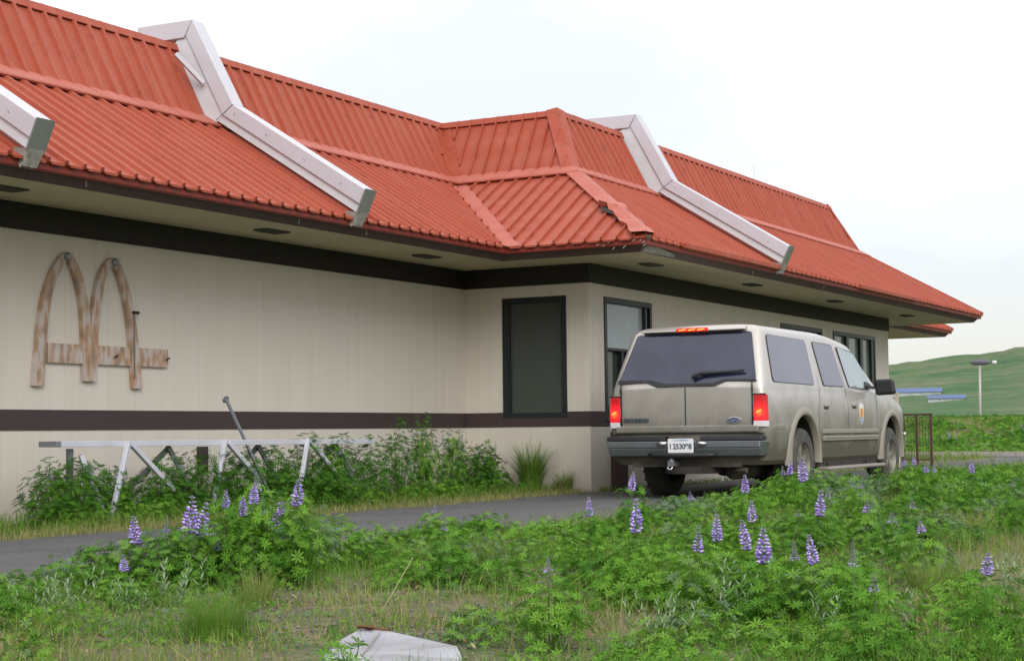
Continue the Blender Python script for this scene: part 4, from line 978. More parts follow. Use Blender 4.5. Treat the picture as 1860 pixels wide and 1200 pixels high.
# ================================================================== BACKGROUND THINGS
M['blueroof'] = mat('blue_metal_roof', (.045, .10, .21), .5, 0, (.2, .5, (.05, .11, .30))); M['whitewall'] = mat('pale_shed_wall', (.42, .45, .45), .7, 0, (.3, .5, (.45, .47, .45)))
M['rust'] = mat('rusty_brown_iron', (.075, .045, .03), .8, 0, (20, .7, (.13, .08, .05))); M['cream'] = mat('cream_paint', (.58, .52, .42), .7, 0, (3, .5, (.5, .44, .36)))
M['grey'] = mat('galvanised_pole', (.42, .42, .38), .6, .2, (2, .5, (.33, .32, .28))); M['darkgrey'] = mat('dark_fitting', (.10, .10, .13), .6); M['pink'] = mat('pinkish_roof', (.48, .36, .32), .8)
def shed(loc, yaw, ln, dp, hw, hr, label, n):
    t = thing('blue_roof_shed', label, 'building', loc, yaw, 'sheds with blue roofs below the hill')
    m_ = MB(); m_.box(-ln/2, ln/2, -dp/2, dp/2, -.7, hw); wl = m_.build('wall', M['whitewall'], t)
    m_ = MB()
    m_.add([(-ln/2-.3, -dp/2-.4, hw-.1), (ln/2+.3, -dp/2-.4, hw-.1), (ln/2+.3, 0, hr), (-ln/2-.3, 0, hr), (-ln/2-.3, dp/2+.4, hw-.1), (ln/2+.3, dp/2+.4, hw-.1)], [(0, 1, 2, 3), (3, 2, 5, 4), (0, 3, 4), (1, 5, 2)]); m_.build('roof', M['blueroof'], t)
    for k in range(n):
        x = -ln/2+(k+.5)*ln/n; m_ = MB(); m_.box(x-ln/n*.22, x+ln/n*.22, -dp/2-.05, -dp/2-.01, hw*.25, hw*.8); m_.build('window', M['glasspale'], t)
    return t
shed((-116.3, 437.5, 9.75), R_(15), 16.5, 8, .95, 2.1, 'upper left of two long sheds with blue roofs below the green hill', 5)
shed((-91.5, 380, 7.15), R_(14), 8.4, 5.5, .7, 1.5, 'lower right of two long sheds with blue roofs below the green hill', 5)
lt_ = thing('street_lamp', 'pale straight lamp pole with a dark double head before the green hill', 'street lamp', (-16.1, 96.9, 0))
mb = MB(); mb.tube([(0, 0, -.5), (.05, 0, 2.5), (.1, 0, 5.1)], [.09, .085, .08], 12); mb.build('pole', M['grey'], lt_, True)
mb = MB(); mb.tube([(-.5, 0, 5.28), (-.35, 0, 5.28), (.2, 0, 5.28), (.6, 0, 5.28), (.8, 0, 5.28)], [.07, .17, .20, .17, .06], 12); mb.build('lamp_head', M['darkgrey'], lt_, True)
mb = MB(); mb.tube([(.95, 0, 5.25), (1.02, 0, 5.25), (1.2, 0, 5.25), (1.27, 0, 5.25)], [.06, .13, .13, .06], 12); mb.build('lamp_head', M['clearlens'], lt_, True)
rl_ = thing('iron_railing', 'rusty brown iron railing with thin bars beyond the front wheel of the car', 'railing', (2.1, 14.9, 0))
for x in (-.24, .06, .36):
    mb = MB(); mb.box(x-.025, x+.025, -.025, .025, 0, 1.06); mb.build('post', M['rust'], rl_)
mb = MB(); mb.box(-.26, .40, -.02, .02, 1.06, 1.10); mb.box(-.26, .40, -.015, .015, .12, .15); mb.build('rail', M['rust'], rl_)
for k in range(9):
    x = -.19+k*.062
    mb = MB(); mb.tube([(x, 0, .15), (x, 0, 1.06)], .006, 6); mb.build('bar', M['rust'], rl_)
up_ = thing('cream_pillar', 'short cream pillar standing beyond the hood of the car', 'pillar', (2.04, 13.9, 0))
mb = MB(); mb.box(-.04, .03, -.04, .04, 0, 1.50); mb.build('shaft', M['cream'], up_); mb = MB(); mb.box(-.045, .035, -.045, .045, 1.50, 1.53); mb.build('cap', M['cream'], up_)
hs = thing('low_cabin', 'tiny pinkish flat-roofed cabin far beyond the railing', 'cabin', (-42, 160, .75), R_(17))
mb = MB(); mb.box(-1.6, 1.6, -1.2, 1.2, -.5, .9); mb.build('wall', M['darkgrey'], hs); mb = MB(); mb.box(-1.8, 1.8, -1.4, 1.4, .9, 1.3); mb.build('roof', M['pink'], hs)
fp = thing('low_pale_wall', 'long low pale wall at the foot of the green hill', 'wall', (-22.8, 115.8, .42), R_(17))
mb = MB(); mb.box(-1.6, 1.8, -.1, .1, -.3, 1.05); mb.build('panel', M['whitewall'], fp); mb = MB(); mb.box(-1.7, 1.9, -.14, .14, 1.05, 1.12); mb.build('coping', M['kerbstone'], fp)

# ================================================================== SHEET METAL PANEL IN THE GRASS
M['sheet'] = mat('white_sheet_metal', (.42, .45, .49), .32, .15, (3.5, .9, (.27, .28, .28)), (3, .3)); M['rusty'] = mat('rust_edge', (.20, .075, .03), .8, 0, (30, .8, (.1, .04, .02)))
sp_ = thing('metal_panel', 'bent white sheet-metal panel with a rusty corner lying in the grass', 'panel', (8.3, -14.75, 0))
Pn = [(8.18, -14.57, 0.06), (8.34, -14.64, 0.065), (8.75, -14.82, 0.05), (8.86, -14.97, 0.03), (9.02, -15.25, 0.03), (8.62, -15.42, 0.03), (8.42, -15.15, 0.04), (8.24, -14.79, 0.045)]
mb = MB(); top = [(x-8.3, y+14.75, z+.01) for x, y, z in Pn]; c0 = (.27, -.28, .052)
mb.add(top+[c0], [(i, (i+1) % 8, 8) for i in range(8)]); mb.add([(x, y, z-.012) for x, y, z in top], []); n0 = 9
mb.add([], []); mb.f += [(i, (i+1) % 8, (i+1) % 8+n0, i+n0) for i in range(8)]; mb.mi += [0]*8
mb.build('sheet', M['sheet'], sp_, smooth=False, fix=False)
mb = MB(); mb.bar(Vector(top[1])+Vector((.0, -.05, .004)), Vector(top[6])+Vector((.12, .05, .006)), .006, .003); mb.build('crease', M['kerbstone'], sp_)
mb = MB()
for k in range(5):
    a = Vector(top[0])+Vector((rnd.uniform(-.01, .06), rnd.uniform(-.05, .01), .004)); mb.bar(a, a+Vector((rnd.uniform(.01, .05), rnd.uniform(-.04, 0), .012)), .014, .006)
mb.bar(Vector(top[0])+Vector((0, 0, .003)), Vector(top[1])+Vector((0, 0, .003)), .008, .006); mb.build('rusty_edge', M['rusty'], sp_)
# ================================================================== VEGETATION
G = np.random.default_rng(11)
def leaf_mat(name, stops, rough=.65, transl=.25, noise_sc=1.3, attr=True):
    m = bpy.data.materials.new(name); m.use_nodes = True; t = m.node_tree; b = t.nodes['Principled BSDF']; b.inputs['Roughness'].default_value = rough; b.inputs['Specular IOR Level'].default_value = .15
    gi = N(t, 'ShaderNodeNewGeometry'); at = N(t, 'ShaderNodeAttribute'); at.attribute_name = 'tint'
    a = N(t, 'ShaderNodeMath', operation='MULTIPLY_ADD'); a.inputs[1].default_value = .22; t.links.new(gi.outputs['Random Per Island'], a.inputs[0]); t.links.new(at.outputs['Fac'], a.inputs[2])
    c = N(t, 'ShaderNodeValToRGB'); e = c.color_ramp.elements; e[0].position, e[0].color = stops[0][0], (*stops[0][1], 1); e[1].position, e[1].color = stops[-1][0], (*stops[-1][1], 1)
    for p, q in stops[1:-1]: k = e.new(p); k.color = (*q, 1)
    t.links.new(a.outputs[0], c.inputs[0]); t.links.new(c.outputs[0], b.inputs['Base Color'])
    tr = N(t, 'ShaderNodeBsdfTranslucent'); t.links.new(c.outputs[0], tr.inputs[0]); mx = N(t, 'ShaderNodeMixShader'); mx.inputs[0].default_value = transl
    o = t.nodes['Material Output']; t.links.new(b.outputs[0], mx.inputs[1]); t.links.new(tr.outputs[0], mx.inputs[2]); t.links.new(mx.outputs[0], o.inputs[0])
    return m
LEAF = leaf_mat('lupine_leaf', [(0, (.024, .080, .011)), (.3, (.054, .160, .016)), (.55, (.100, .255, .023)), (.8, (.185, .365, .038)), (.93, (.13, .23, .07)), (1.0, (.15, .23, .13))])
GRASS = leaf_mat('grass_blade', [(0, (.38, .32, .17)), (.25, (.29, .28, .11)), (.5, (.18, .26, .05)), (.8, (.11, .235, .028)), (1.1, (.13, .27, .035))], .6, .3)
PALE = leaf_mat('pale_leaf', [(0, (.12, .20, .09)), (.5, (.20, .31, .16)), (1, (.30, .40, .24))], .6, .2)
M['floret'] = mat('purple_floret', (.27, .17, .58), .6); M['banner'] = mat('lilac_floret_tip', (.62, .55, .78), .6); M['bud'] = mat('grey_purple_bud', (.23, .22, .30), .7); M['stalk'] = mat('green_stalk', (.10, .17, .05), .6)

def leaflet_template(n, arc=2*math.pi, cup=.28, fold=.16, wr=.13):
    V = []; F = []
    for k in range(n):
        a = k*arc/n; e = np.array([math.cos(a), math.sin(a), 0]); s = np.array([-math.sin(a), math.cos(a), 0])
        def P(r, w_, z): return e*r+s*w_+np.array([0, 0, z])
        b = len(V)
        V += [P(.03, 0, 0), P(.45, wr, cup*.40+fold*wr*2), P(.82, wr*.8, cup*.75+fold*wr), P(1, 0, cup*.72), P(.82, -wr*.8, cup*.75+fold*wr), P(.45, -wr, cup*.40+fold*wr*2)]
        F += [(b, b+1, b+2, b+3), (b, b+3, b+4, b+5)]
    return np.array(V), np.array(F)
T8 = leaflet_template(8); T6 = leaflet_template(6, wr=.17)
T1V = np.array([(0, 0, 0), (.35, .12, .05), (.75, .10, .09), (1, 0, .04), (.75, -.10, .09), (.35, -.12, .05)]); T1 = (T1V, np.array([(0, 1, 2, 3), (0, 3, 4, 5)]))
def orient(nrm, az):
    z = nrm/np.linalg.norm(nrm, axis=1, keepdims=True)
    ref = np.stack([np.cos(az), np.sin(az), np.zeros_like(az)], 1)
    x = ref-z*(ref*z).sum(1, keepdims=True); x /= np.linalg.norm(x, axis=1, keepdims=True)+1e-9
    y = np.cross(z, x); return np.stack([x, y, z], 2)        # columns
def stamp(T, pos, nrm, az, size):
    V, F = T; Rm = orient(nrm, az); P = np.einsum('nij,vj->nvi', Rm, V)*size[:, None, None]+pos[:, None, :]
    n = len(pos); FF = (F[None]+np.arange(n)[:, None, None]*len(V)).reshape(-1, F.shape[1])
    return P.reshape(-1, 3), FF
class Veg:
    def __init__(s): s.V = []; s.F = []; s.T = []; s.n = 0
    def add(s, V, F, tint):
        s.V.append(V); s.F.append(F+s.n); s.T.append(tint); s.n += len(V)
    def leaves(s, T, pos, nrm, az, size, tint):
        V, F = stamp(T, pos, nrm, az, size); s.add(V, F, np.repeat(tint, len(T[0])))
    def build(s, name, m, parent=None, smooth=False):
        return np_mesh(name, np.concatenate(s.V), np.concatenate(s.F), m, parent, smooth, np.concatenate(s.T))
def clump(vg, cx, cy, Rd, H, n, size=.042, T=T8, tint=.45, z0=0., stems=True):
    u = G.random(n)**.5; th = G.random(n)*2*np.pi; rr = u*Rd
    lump = 1+.18*np.sin(th*3+cx*5)+.12*np.sin(th*5+cy*7)
    rr = rr*lump
    top = H*np.sqrt(np.clip(1-(u*.96)**2.4, .03, 1))*(1+.16*np.sin(cx*9+rr*30/ max(Rd, .1)*np.cos(th))) 
    z = top*(1-(G.random(n)**2.0)*.72)
    pos = np.stack([cx+rr*np.cos(th), cy+rr*np.sin(th), z0+z], 1)
    nrm = np.stack([np.cos(th)*u*.9, np.sin(th)*u*.9, np.full(n, .9)], 1)+G.normal(0, .32, (n, 3)); nrm[:, 2] = np.abs(nrm[:, 2])+.15
    sz = size*(.5+.75*G.random(n))
    tn = tint+G.normal(0, .09, n)
    vg.leaves(T, pos, nrm, G.random(n)*6.28, sz, np.clip(tn, 0, 1.1))
    if stems:
        k = G.random(n) < .45; p = pos[k]; m = len(p)
        if m:
            b = np.stack([cx+(p[:, 0]-cx)*.35, cy+(p[:, 1]-cy)*.35, np.full(m, z0-.01)], 1); d = G.random(m)*3.14
            o = np.stack([np.cos(d), np.sin(d), np.zeros(m)], 1)*.0022
            V = np.stack([b-o, b+o, p+o*.6, p-o*.6], 1).reshape(-1, 3); F = np.arange(4*m).reshape(-1, 4); vg.add(V, F, np.full(4*m, .3))
# --- leafy masses
FR = [(5.97, -14.16, 0.15, 0.17), (6.17, -14.45, 0.11, 0.16), (5.89, -13.8, 0.14, 0.21), (5.89, -13.51, 0.15, 0.26), (5.92, -13.28, 0.15, 0.29), (6.0, -13.06, 0.2, 0.31), (5.99, -12.73, 0.2, 0.41), (6.04, -12.46, 0.22, 0.46), (6.19, -12.29, 0.22, 0.43), (6.18, -11.91, 0.22, 0.32), (6.31, -11.7, 0.18, 0.26), (5.73, -10.37, 0.21, 0.16), (6.16, -10.58, 0.25, 0.23), (6.06, -9.98, 0.21, 0.23), (6.78, -10.82, 0.19, 0.22), (6.72, -10.27, 0.2, 0.21), (6.8, -9.71, 0.21, 0.19), (6.48, -8.29, 0.24, 0.22), (5.6, -5.76, 0.21, 0.18), (6.33, -7.22, 0.26, 0.24), (6.49, -6.76, 0.26, 0.25), (6.62, -6.29, 0.27, 0.3), (6.4, -4.9, 0.3, 0.36), (6.52, -4.32, 0.34, 0.38), (6.96, -4.74, 0.29, 0.28), (6.67, -2.44, 0.33, 0.25), (6.63, -1.0, 0.36, 0.33), (7.02, -0.92, 0.36, 0.29), (7.45, -0.82, 0.35, 0.23), (7.58, 0.0, 0.37, 0.24), (7.25, -12.8, 0.19, 0.19), (7.4, -12.58, 0.18, 0.18), (7.84, -12.85, 0.18, 0.18), (8.04, -12.77, 0.18, 0.18), (8.09, -12.46, 0.19, 0.19), (8.56, -13.08, 0.2, 0.22), (8.85, -13.19, 0.22, 0.24), (8.96, -12.91, 0.21, 0.24), (9.31, -13.22, 0.21, 0.29), (9.48, -13.15, 0.21, 0.27), (9.57, -12.89, 0.19, 0.21), (8.85, -13.84, 0.15, 0.15), (8.65, -13.92, 0.13, 0.14), (7.98, -11.51, 0.21, 0.19), (8.04, -10.7, 0.22, 0.23), (8.47, -10.94, 0.21, 0.22), (8.57, -10.5, 0.18, 0.21), (8.74, -9.53, 0.24, 0.21), (7.61, -10.19, 0.22, 0.21), (7.7, -9.39, 0.21, 0.26), (7.96, -9.03, 0.26, 0.22), (8.25, -8.64, 0.24, 0.23), (9.98, -12.71, 0.19, 0.16), (10.19, -12.84, 0.16, 0.16), (9.48, -11.27, 0.13, 0.17), (9.12, -11.41, 0.16, 0.17), (8.67, -8.2, 0.22, 0.19), (8.95, -7.79, 0.23, 0.2), (9.34, -14.17, 0.14, 0.14), (9.72, -14.32, 0.11, 0.13), (9.9, -14.08, 0.09, 0.1), (8.97, -15.85, 0.10, 0.20), (9.22, -15.80, 0.06, 0.16), (8.36, -14.05, 0.09, 0.11), (8.59, -14.14, 0.1, 0.11), (7.62, -15.7, 0.08, 0.13), (7.87, -5.91, 0.24, 0.23), (8.26, -5.79, 0.24, 0.21), (7.84, -6.74, 0.23, 0.22)]
BK = [(0.5, -8.68, 0.22, 0.47), (0.5, -8.33, 0.25, 0.48), (0.5, -7.98, 0.23, 0.41), (0.5, -7.49, 0.21, 0.34), (0.5, -7.09, 0.27, 0.49), (0.5, -6.55, 0.28, 0.51), (0.5, -5.93, 0.29, 0.52), (0.5, -5.37, 0.3, 0.52), (0.5, -4.78, 0.3, 0.65), (0.5, -4.16, 0.31, 0.62), (0.5, -3.49, 0.29, 0.59), (0.5, -2.91, 0.28, 0.76), (0.5, -2.35, 0.26, 0.82), (0.5, -1.64, 0.25, 0.71), (0.5, -0.95, 0.24, 0.49), (0.5, 0.0, 0.22, 0.51), (0.5, 0.47, 0.2, 0.38), (0.5, -6.8, 0.24, 0.32), (0.6, -5.31, 0.26, 0.33), (0.85, -4.85, 0.27, 0.35)]
vg = Veg()
for fi, (x, y, r, h) in enumerate(FR):
    if x < 5.55 or (fi > 29 and fi % 4 == 1 and x > 7.2 and y > -15.5): continue
    tn = .10+.95*float(vnoise(x, y, 1.3, 9)); tn = .92 if (x, y) in ((5.92, -13.28), (6.0, -13.06)) else tn
    clump(vg, x, y, r*1.08, h*.97, int(260*(r/.2)**2), .027 if r < .2 else .031, T8, tn)
vb = Veg()
for (x, y, r, h) in BK:
    if y > -.2: x, y = (.15, -.55) if y < .3 else (.42, -.45)
    h *= 1.16
    clump(vb, x+.35, y-.1, r*(1.2 if h < .72 else .95), h, int((330 if h < .72 else 220)*(r/.25)**2), .038, T8, .20)
for k in range(60):
    y = -8.8+8.2*k/60; clump(vb, .75+G.random()*.55, y, .18, .12+.14*G.random(), 55, .034, T8, .35+.3*G.random())
vb.build('lupine_hedge', LEAF)['kind'] = 'stuff'; tag(bpy.data.objects['lupine_hedge'], 'dense dark green lupine growth along the foot of the cream wall', 'foliage')
for k in range(150):
    a_ = G.random(2); x = 8.5+a_[0]*2.4; y = -16.1+a_[1]*3.0; w_ = float(vnoise(x, y, 2.2, 41))
    if w_ < .42 or (x < 9.25 and y < -14.6): continue
    clump(vg, x, y, .07+.08*G.random(), .05+.10*w_, 36, .023, T6, .1+.85*float(vnoise(x, y, 1.5, 42)))
for k in range(170):
    a_ = G.random(2); x = 6.1+a_[0]*2.4; y = -15.3+a_[1]*2.3
    if abs((x-8.55)*.88-(y+15.0)*.47) < .36 and abs((x-8.55)*.47+(y+15.0)*.88) < .45: continue
    clump(vg, x, y, .05+.05*G.random(), .035+.06*G.random(), 12, .018, T6, .2+.7*G.random(), stems=False)
vg.build('lupine_foliage', LEAF)['kind'] = 'stuff'; tag(bpy.data.objects['lupine_foliage'], 'low mounds of green lupine leaves filling the near verge', 'foliage')
# random low cover in the meadow
vm = Veg(); cnt = 0
def openness(x, y):    # bare patches
    d = 0*x
    for cx, cy, rx, ry in ((7.2, -14.25, .75, .45), (6.9, -13.35, .8, .35), (8.3, -14.75, .8, .6), (9.0, -11.3, .45, .35), (10.2, -13.6, .45, .5), (9.5, -14.6, .4, .25), (8.0, -13.6, .5, .3), (10.0, -11.6, .5, .7), (7.9, -12.0, .35, .3), (8.7, -11.9, .3, .3), (9.6, -12.3, .3, .35), (7.2, -9.9, .3, .5), (8.1, -9.9, .3, .4), (9.0, -10.2, .4, .6), (7.0, -11.9, .3, .3), (8.4, -13.4, .3, .2), (9.1, -14.6, .3, .25), (9.9, -10.4, .5, .8), (9.3, -13.7, .3, .2), (8.0, -7.6, .4, .7), (9.6, -7.5, .6, 1.2), (8.9, -12.45, .28, .25), (7.5, -13.0, .25, .2), (10.6, -12.9, .5, .4)):
        d = np.maximum(d, np.exp(-((x-cx)/rx)**2-((y-cy)/ry)**2))
    return d
for k in range(5200):
    y = -17+G.random()**.8*44; x = 5.5+G.random()*(6.5 if y < 8 else 12)
    if y > -12 and x > 11: x -= 3
    v = float(vnoise(x, y, .9, 6))*.6+float(vnoise(x, y, 2.7, 7))*.4
    if v < .55 or openness(x, y) > .16: continue
    far = y > -4; H = (.09+.13*v) if not far else (.16+.15*v)
    tn = .05+1.0*float(vnoise(x, y, 1.1, 9))
    clump(vm, x, y, .16 if not far else .26, H, 38 if not far else 20, .024 if not far else .05, T6, tn, stems=not far); cnt += 1
# verge beyond the cross lane, larger leaves as it is far off
for k in range(3400):
    y = 15+G.random()**1.2*50; x = -8+G.random()*30
    if (1.7 < x < 5.5 and y < 24.4) or 24.4 < y < 27.9 or (x < 1.6 and y < 21): continue
    v = float(vnoise(x, y, .25, 6))
    if v < .45: continue
    clump(vm, x, y, .5, .12+.26*v*(1 if y > 40 else .6), 22, .10, T6, .05+.5*float(vnoise(x, y, .3, 9)), z0=float(berm(x, y)), stems=False)
vm.build('meadow_cover', LEAF)['kind'] = 'stuff'; tag(bpy.data.objects['meadow_cover'], 'patchy low green leaves covering the meadow', 'ground cover')

# --- grass
def blades(vg, x, y, z, h, wd, lean, tint):
    n = len(x); a = G.random(n)*6.28; d = np.stack([np.cos(a), np.sin(a), np.zeros(n)], 1); s = np.stack([-np.sin(a), np.cos(a), np.zeros(n)], 1)
    b = np.stack([x, y, z], 1); u = np.array([0, 0, 1.])
    hh = h[:, None]; ll = (lean*h)[:, None]; w_ = wd[:, None]/2
    m1 = b+u*hh*.55+d*ll*.25; t = b+u*hh*(1-.35*(lean[:, None])**2)+d*ll
    V = np.stack([b-s*w_, b+s*w_, m1+s*w_*.8, m1-s*w_*.8, t+s*w_*.12, t-s*w_*.12], 1).reshape(-1, 3)
    i = np.arange(n)[:, None]*6; F = np.concatenate([i+np.array([[0, 1, 2, 3]]), i+np.array([[3, 2, 4, 5]])], 0)
    vg.add(V, F, np.repeat(tint, 6))
ga = Veg()
n = 130000
x = 5.45+G.random(n)*6.2; y = -17+G.random(n)**1.2*17; v = vnoise(x, y, 1.6, 12)*.55+vnoise(x, y, 5, 13)*.45
k = (v > .30) & ~((abs((x-8.6)*.88-(y+15.0)*.47) < .34) & (abs((x-8.6)*.47+(y+15.0)*.88) < .42)); x, y, v = x[k], y[k], v[k]; op = openness(x, y)*(.5+.9*(vnoise(x, y, 2.4, 21)-.1)); k = G.random(len(x)) > op*.7; x, y, v, op = x[k], y[k], v[k], op[k]; m = len(x)
blades(ga, x, y, np.zeros(m), (.05+.15*G.random(m)*(.4+v))*(1-.45*np.clip(op, 0, 1)), .0025+.0025*G.random(m), .2+.7*G.random(m), np.clip(.10+.75*vnoise(x, y, 1.2, 14)+G.normal(0, .18, m), 0, 1))
n = 45000      # farther meadow
x = 5.4+G.random(n)*10; y = G.random(n)*26; blades(ga, x, y, np.zeros(n), .12+.22*G.random(n), .010+.006*G.random(n), .2+.6*G.random(n), np.clip(.35+.5*vnoise(x, y, .6, 14)+G.normal(0, .15, n), 0, 1))
n = 80000
x = -10+G.random(n)*32; y = 15+G.random(n)**1.2*55; k = ~(((x > 1.7) & (x < 5.5) & (y < 24.4)) | ((y > 24.4) & (y < 27.9)) | ((x < 1.6) & (y < 21))); x, y = x[k], y[k]; m = len(x)
blades(ga, x, y, berm(x, y), .08+.16*G.random(m), .014+.012*G.random(m), .2+.6*G.random(m), np.clip(.05+.62*vnoise(x, y, .3, 14)+G.normal(0, .18, m), 0, 1))
# strip between wall and lane
n = 26000
y = -17+G.random(n)*17; x = .05+G.random(n)**.6*1.95; k = vnoise(x, y, 2.2, 15) > .2*(x < 1.6)+.0; x, y = x[k], y[k]; m = len(x)
ed = np.clip((x-1.35)/.5, 0, 1)
blades(ga, x, y, np.zeros(m), (.05+.15*G.random(m))*(1-.55*ed), .004+.005*G.random(m), .2+.7*G.random(m), np.clip(.62-.5*ed+G.normal(0, .16, m), 0, 1))
n = 1600; x = W+G.random(n)**2*.16+.01; y = .0+G.random(n)*13; blades(ga, x, y, np.zeros(n), .03+.08*G.random(n), .006+.003*G.random(n), .3+.5*G.random(n), np.clip(.5+G.normal(0, .2, n), 0, 1))
ga.build('grass', GRASS)['kind'] = 'stuff'; tag(bpy.data.objects['grass'], 'mixed green and straw-coloured grass between the weeds', 'grass')
# dry stalks lying about
dr = Veg(); n = 1500; x = 5.9+G.random(n)*5; y = -16.5+G.random(n)*9; blades(dr, x, y, np.full(n, .02), .03+.06*G.random(n), .003+.002*G.random(n), 1.5+2.*G.random(n), G.random(n)*.15)
dr.build('dry_litter', GRASS)['kind'] = 'stuff'; tag(bpy.data.objects['dry_litter'], 'dry straw litter scattered over the bare ground', 'litter')
# dead leaves
DEAD = leaf_mat('dead_leaf', [(0, (.34, .22, .12)), (.4, (.24, .13, .07)), (.8, (.13, .075, .045)), (1.1, (.40, .32, .20))], .8, .05)
dl = Veg(); n = 1500; x = 5.8+G.random(n)*5; y = -16.3+G.random(n)*6.5; k = openness(x, y) > .12; x, y = x[k], y[k]; n = len(x)
dl.leaves(T1, np.stack([x, y, zg(x, y)+.01], 1), np.stack([G.normal(0, .35, n), G.normal(0, .35, n), np.ones(n)], 1), G.random(n)*6.28, .018+.03*G.random(n), G.random(n))
dl.build('dead_leaves', DEAD)['kind'] = 'stuff'; tag(bpy.data.objects['dead_leaves'], 'dry brown dead leaves on the bare patches', 'litter')
# gravel
M['stone'] = mat('gravel_stone', (.19, .165, .13), .85, 0, (14, .9, (.07, .065, .06)))
n = 2200; cxy = [(7.2, -14.25, .9, .6), (6.9, -13.4, .7, .4), (10.2, -13.7, .6, .6), (8.4, -14.4, .9, .5)]
pi_ = G.integers(0, 4, n); C_ = np.array(cxy)[pi_]; x = C_[:, 0]+G.normal(0, 1, n)*C_[:, 2]*.6; y = C_[:, 1]+G.normal(0, 1, n)*C_[:, 3]*.6
k = x > 5.75; x, y = x[k], y[k]; n = len(x); sz = .004+.013*G.random(n)**2.6
O8 = np.array([(1, 0, 0), (0, 1, 0), (-1, 0, 0), (0, -1, 0), (0, 0, .8), (0, 0, -.8)]); OF = np.array([(0, 1, 4), (1, 2, 4), (2, 3, 4), (3, 0, 4), (1, 0, 5), (2, 1, 5), (3, 2, 5), (0, 3, 5)])
P = O8[None]*(1+G.normal(0, .25, (n, 6, 3)))*sz[:, None, None]+np.stack([x, y, zg(x, y)+sz*.3], 1)[:, None]; FF = (OF[None]+np.arange(n)[:, None, None]*6).reshape(-1, 3)
o = np_mesh('gravel', P.reshape(-1, 3), FF, M['stone']); tag(o, 'loose grey gravel in the bare patches', 'gravel', kind='stuff')

# --- flower spikes (shared meshes) and lupine plants
def spike_mesh(kind, seed):
    r = np.random.default_rng(seed); hgt = 1.0; V = []; F = []; mi = []; nrow = {2: 10, 1: 9, 0: 11}[kind]
    for i in range(nrow):
        f = i/(nrow-1); z = f*.96; fl = 7 if f < .6 else 5
        if kind == 2: rad = .165*(1-.75*max(0, f-.35)/.65)*(.8+.2*min(1, f*6)); s = .115*(1-f*.45)
        elif kind == 1: rad = .17*(1-min(1, f*1.2)*.72); s = .105*(1-f*.6)
        else: rad = (.15 if f < .25 else .085)*(1-f*.6); s = .06*(1-f*.55)
        for k in range(fl):
            if r.random() < .10: continue
            a = 2*math.pi*(k+.5*(i % 2))/fl+r.normal(0, .2); c = np.array([math.cos(a)*rad, math.sin(a)*rad, z+r.normal(0, .02)])
            e = np.array([math.cos(a), math.sin(a), .35]); e /= np.linalg.norm(e); t = np.array([-math.sin(a), math.cos(a), 0]); u = np.cross(e, t)
            q = [c+e*s*1.25, c+t*s*.62, c-e*s*.8, c-t*s*.62, c+u*s*.62, c-u*s*.55]
            b = len(V); V += q
            # upper faces pale banner, lower faces purple
            top, low = [(0, 1, 4), (1, 2, 4), (2, 3, 4), (3, 0, 4)], [(1, 0, 5), (2, 1, 5), (3, 2, 5), (0, 3, 5)]
            lim = {2: .82, 1: .45, 0: .12}[kind]
            for g_ in top: F.append(tuple(b+j for j in g_)); mi.append(2 if f > lim else (1 if r.random() < .55 else 0))
            for g_ in low: F.append(tuple(b+j for j in g_)); mi.append(2 if f > lim else 0)
    b = len(V)
    for zz in (-.35, 1.0):
        for k in range(3): V.append(np.array([.012*math.cos(2.09*k), .012*math.sin(2.09*k), zz]))
    for k in range(3): F += [(b+k, b+(k+1) % 3, b+3+(k+1) % 3), (b+k, b+3+(k+1) % 3, b+3+k)]; mi += [3, 3]
    me_o = np_mesh('flower_spike', np.array(V), np.array(F), [M['floret'], M['banner'], M['bud'], M['stalk']], smooth=True, mi=mi); me_ = me_o.data; bpy.data.objects.remove(me_o); return me_
SPK = {k: [spike_mesh(k, 10*k+j) for j in range(4)] for k in (0, 1, 2)}
def fol_mesh(seed):
    global G
    keep = G; G = np.random.default_rng(seed); v = Veg(); clump(v, 0, 0, .16, .30, 150, .029, T8, .35+.09*(seed % 5)); G = keep
    o = v.build('leaves', LEAF); m_ = o.data; bpy.data.objects.remove(o); return m_
FOL = [fol_mesh(s) for s in range(100, 106)]
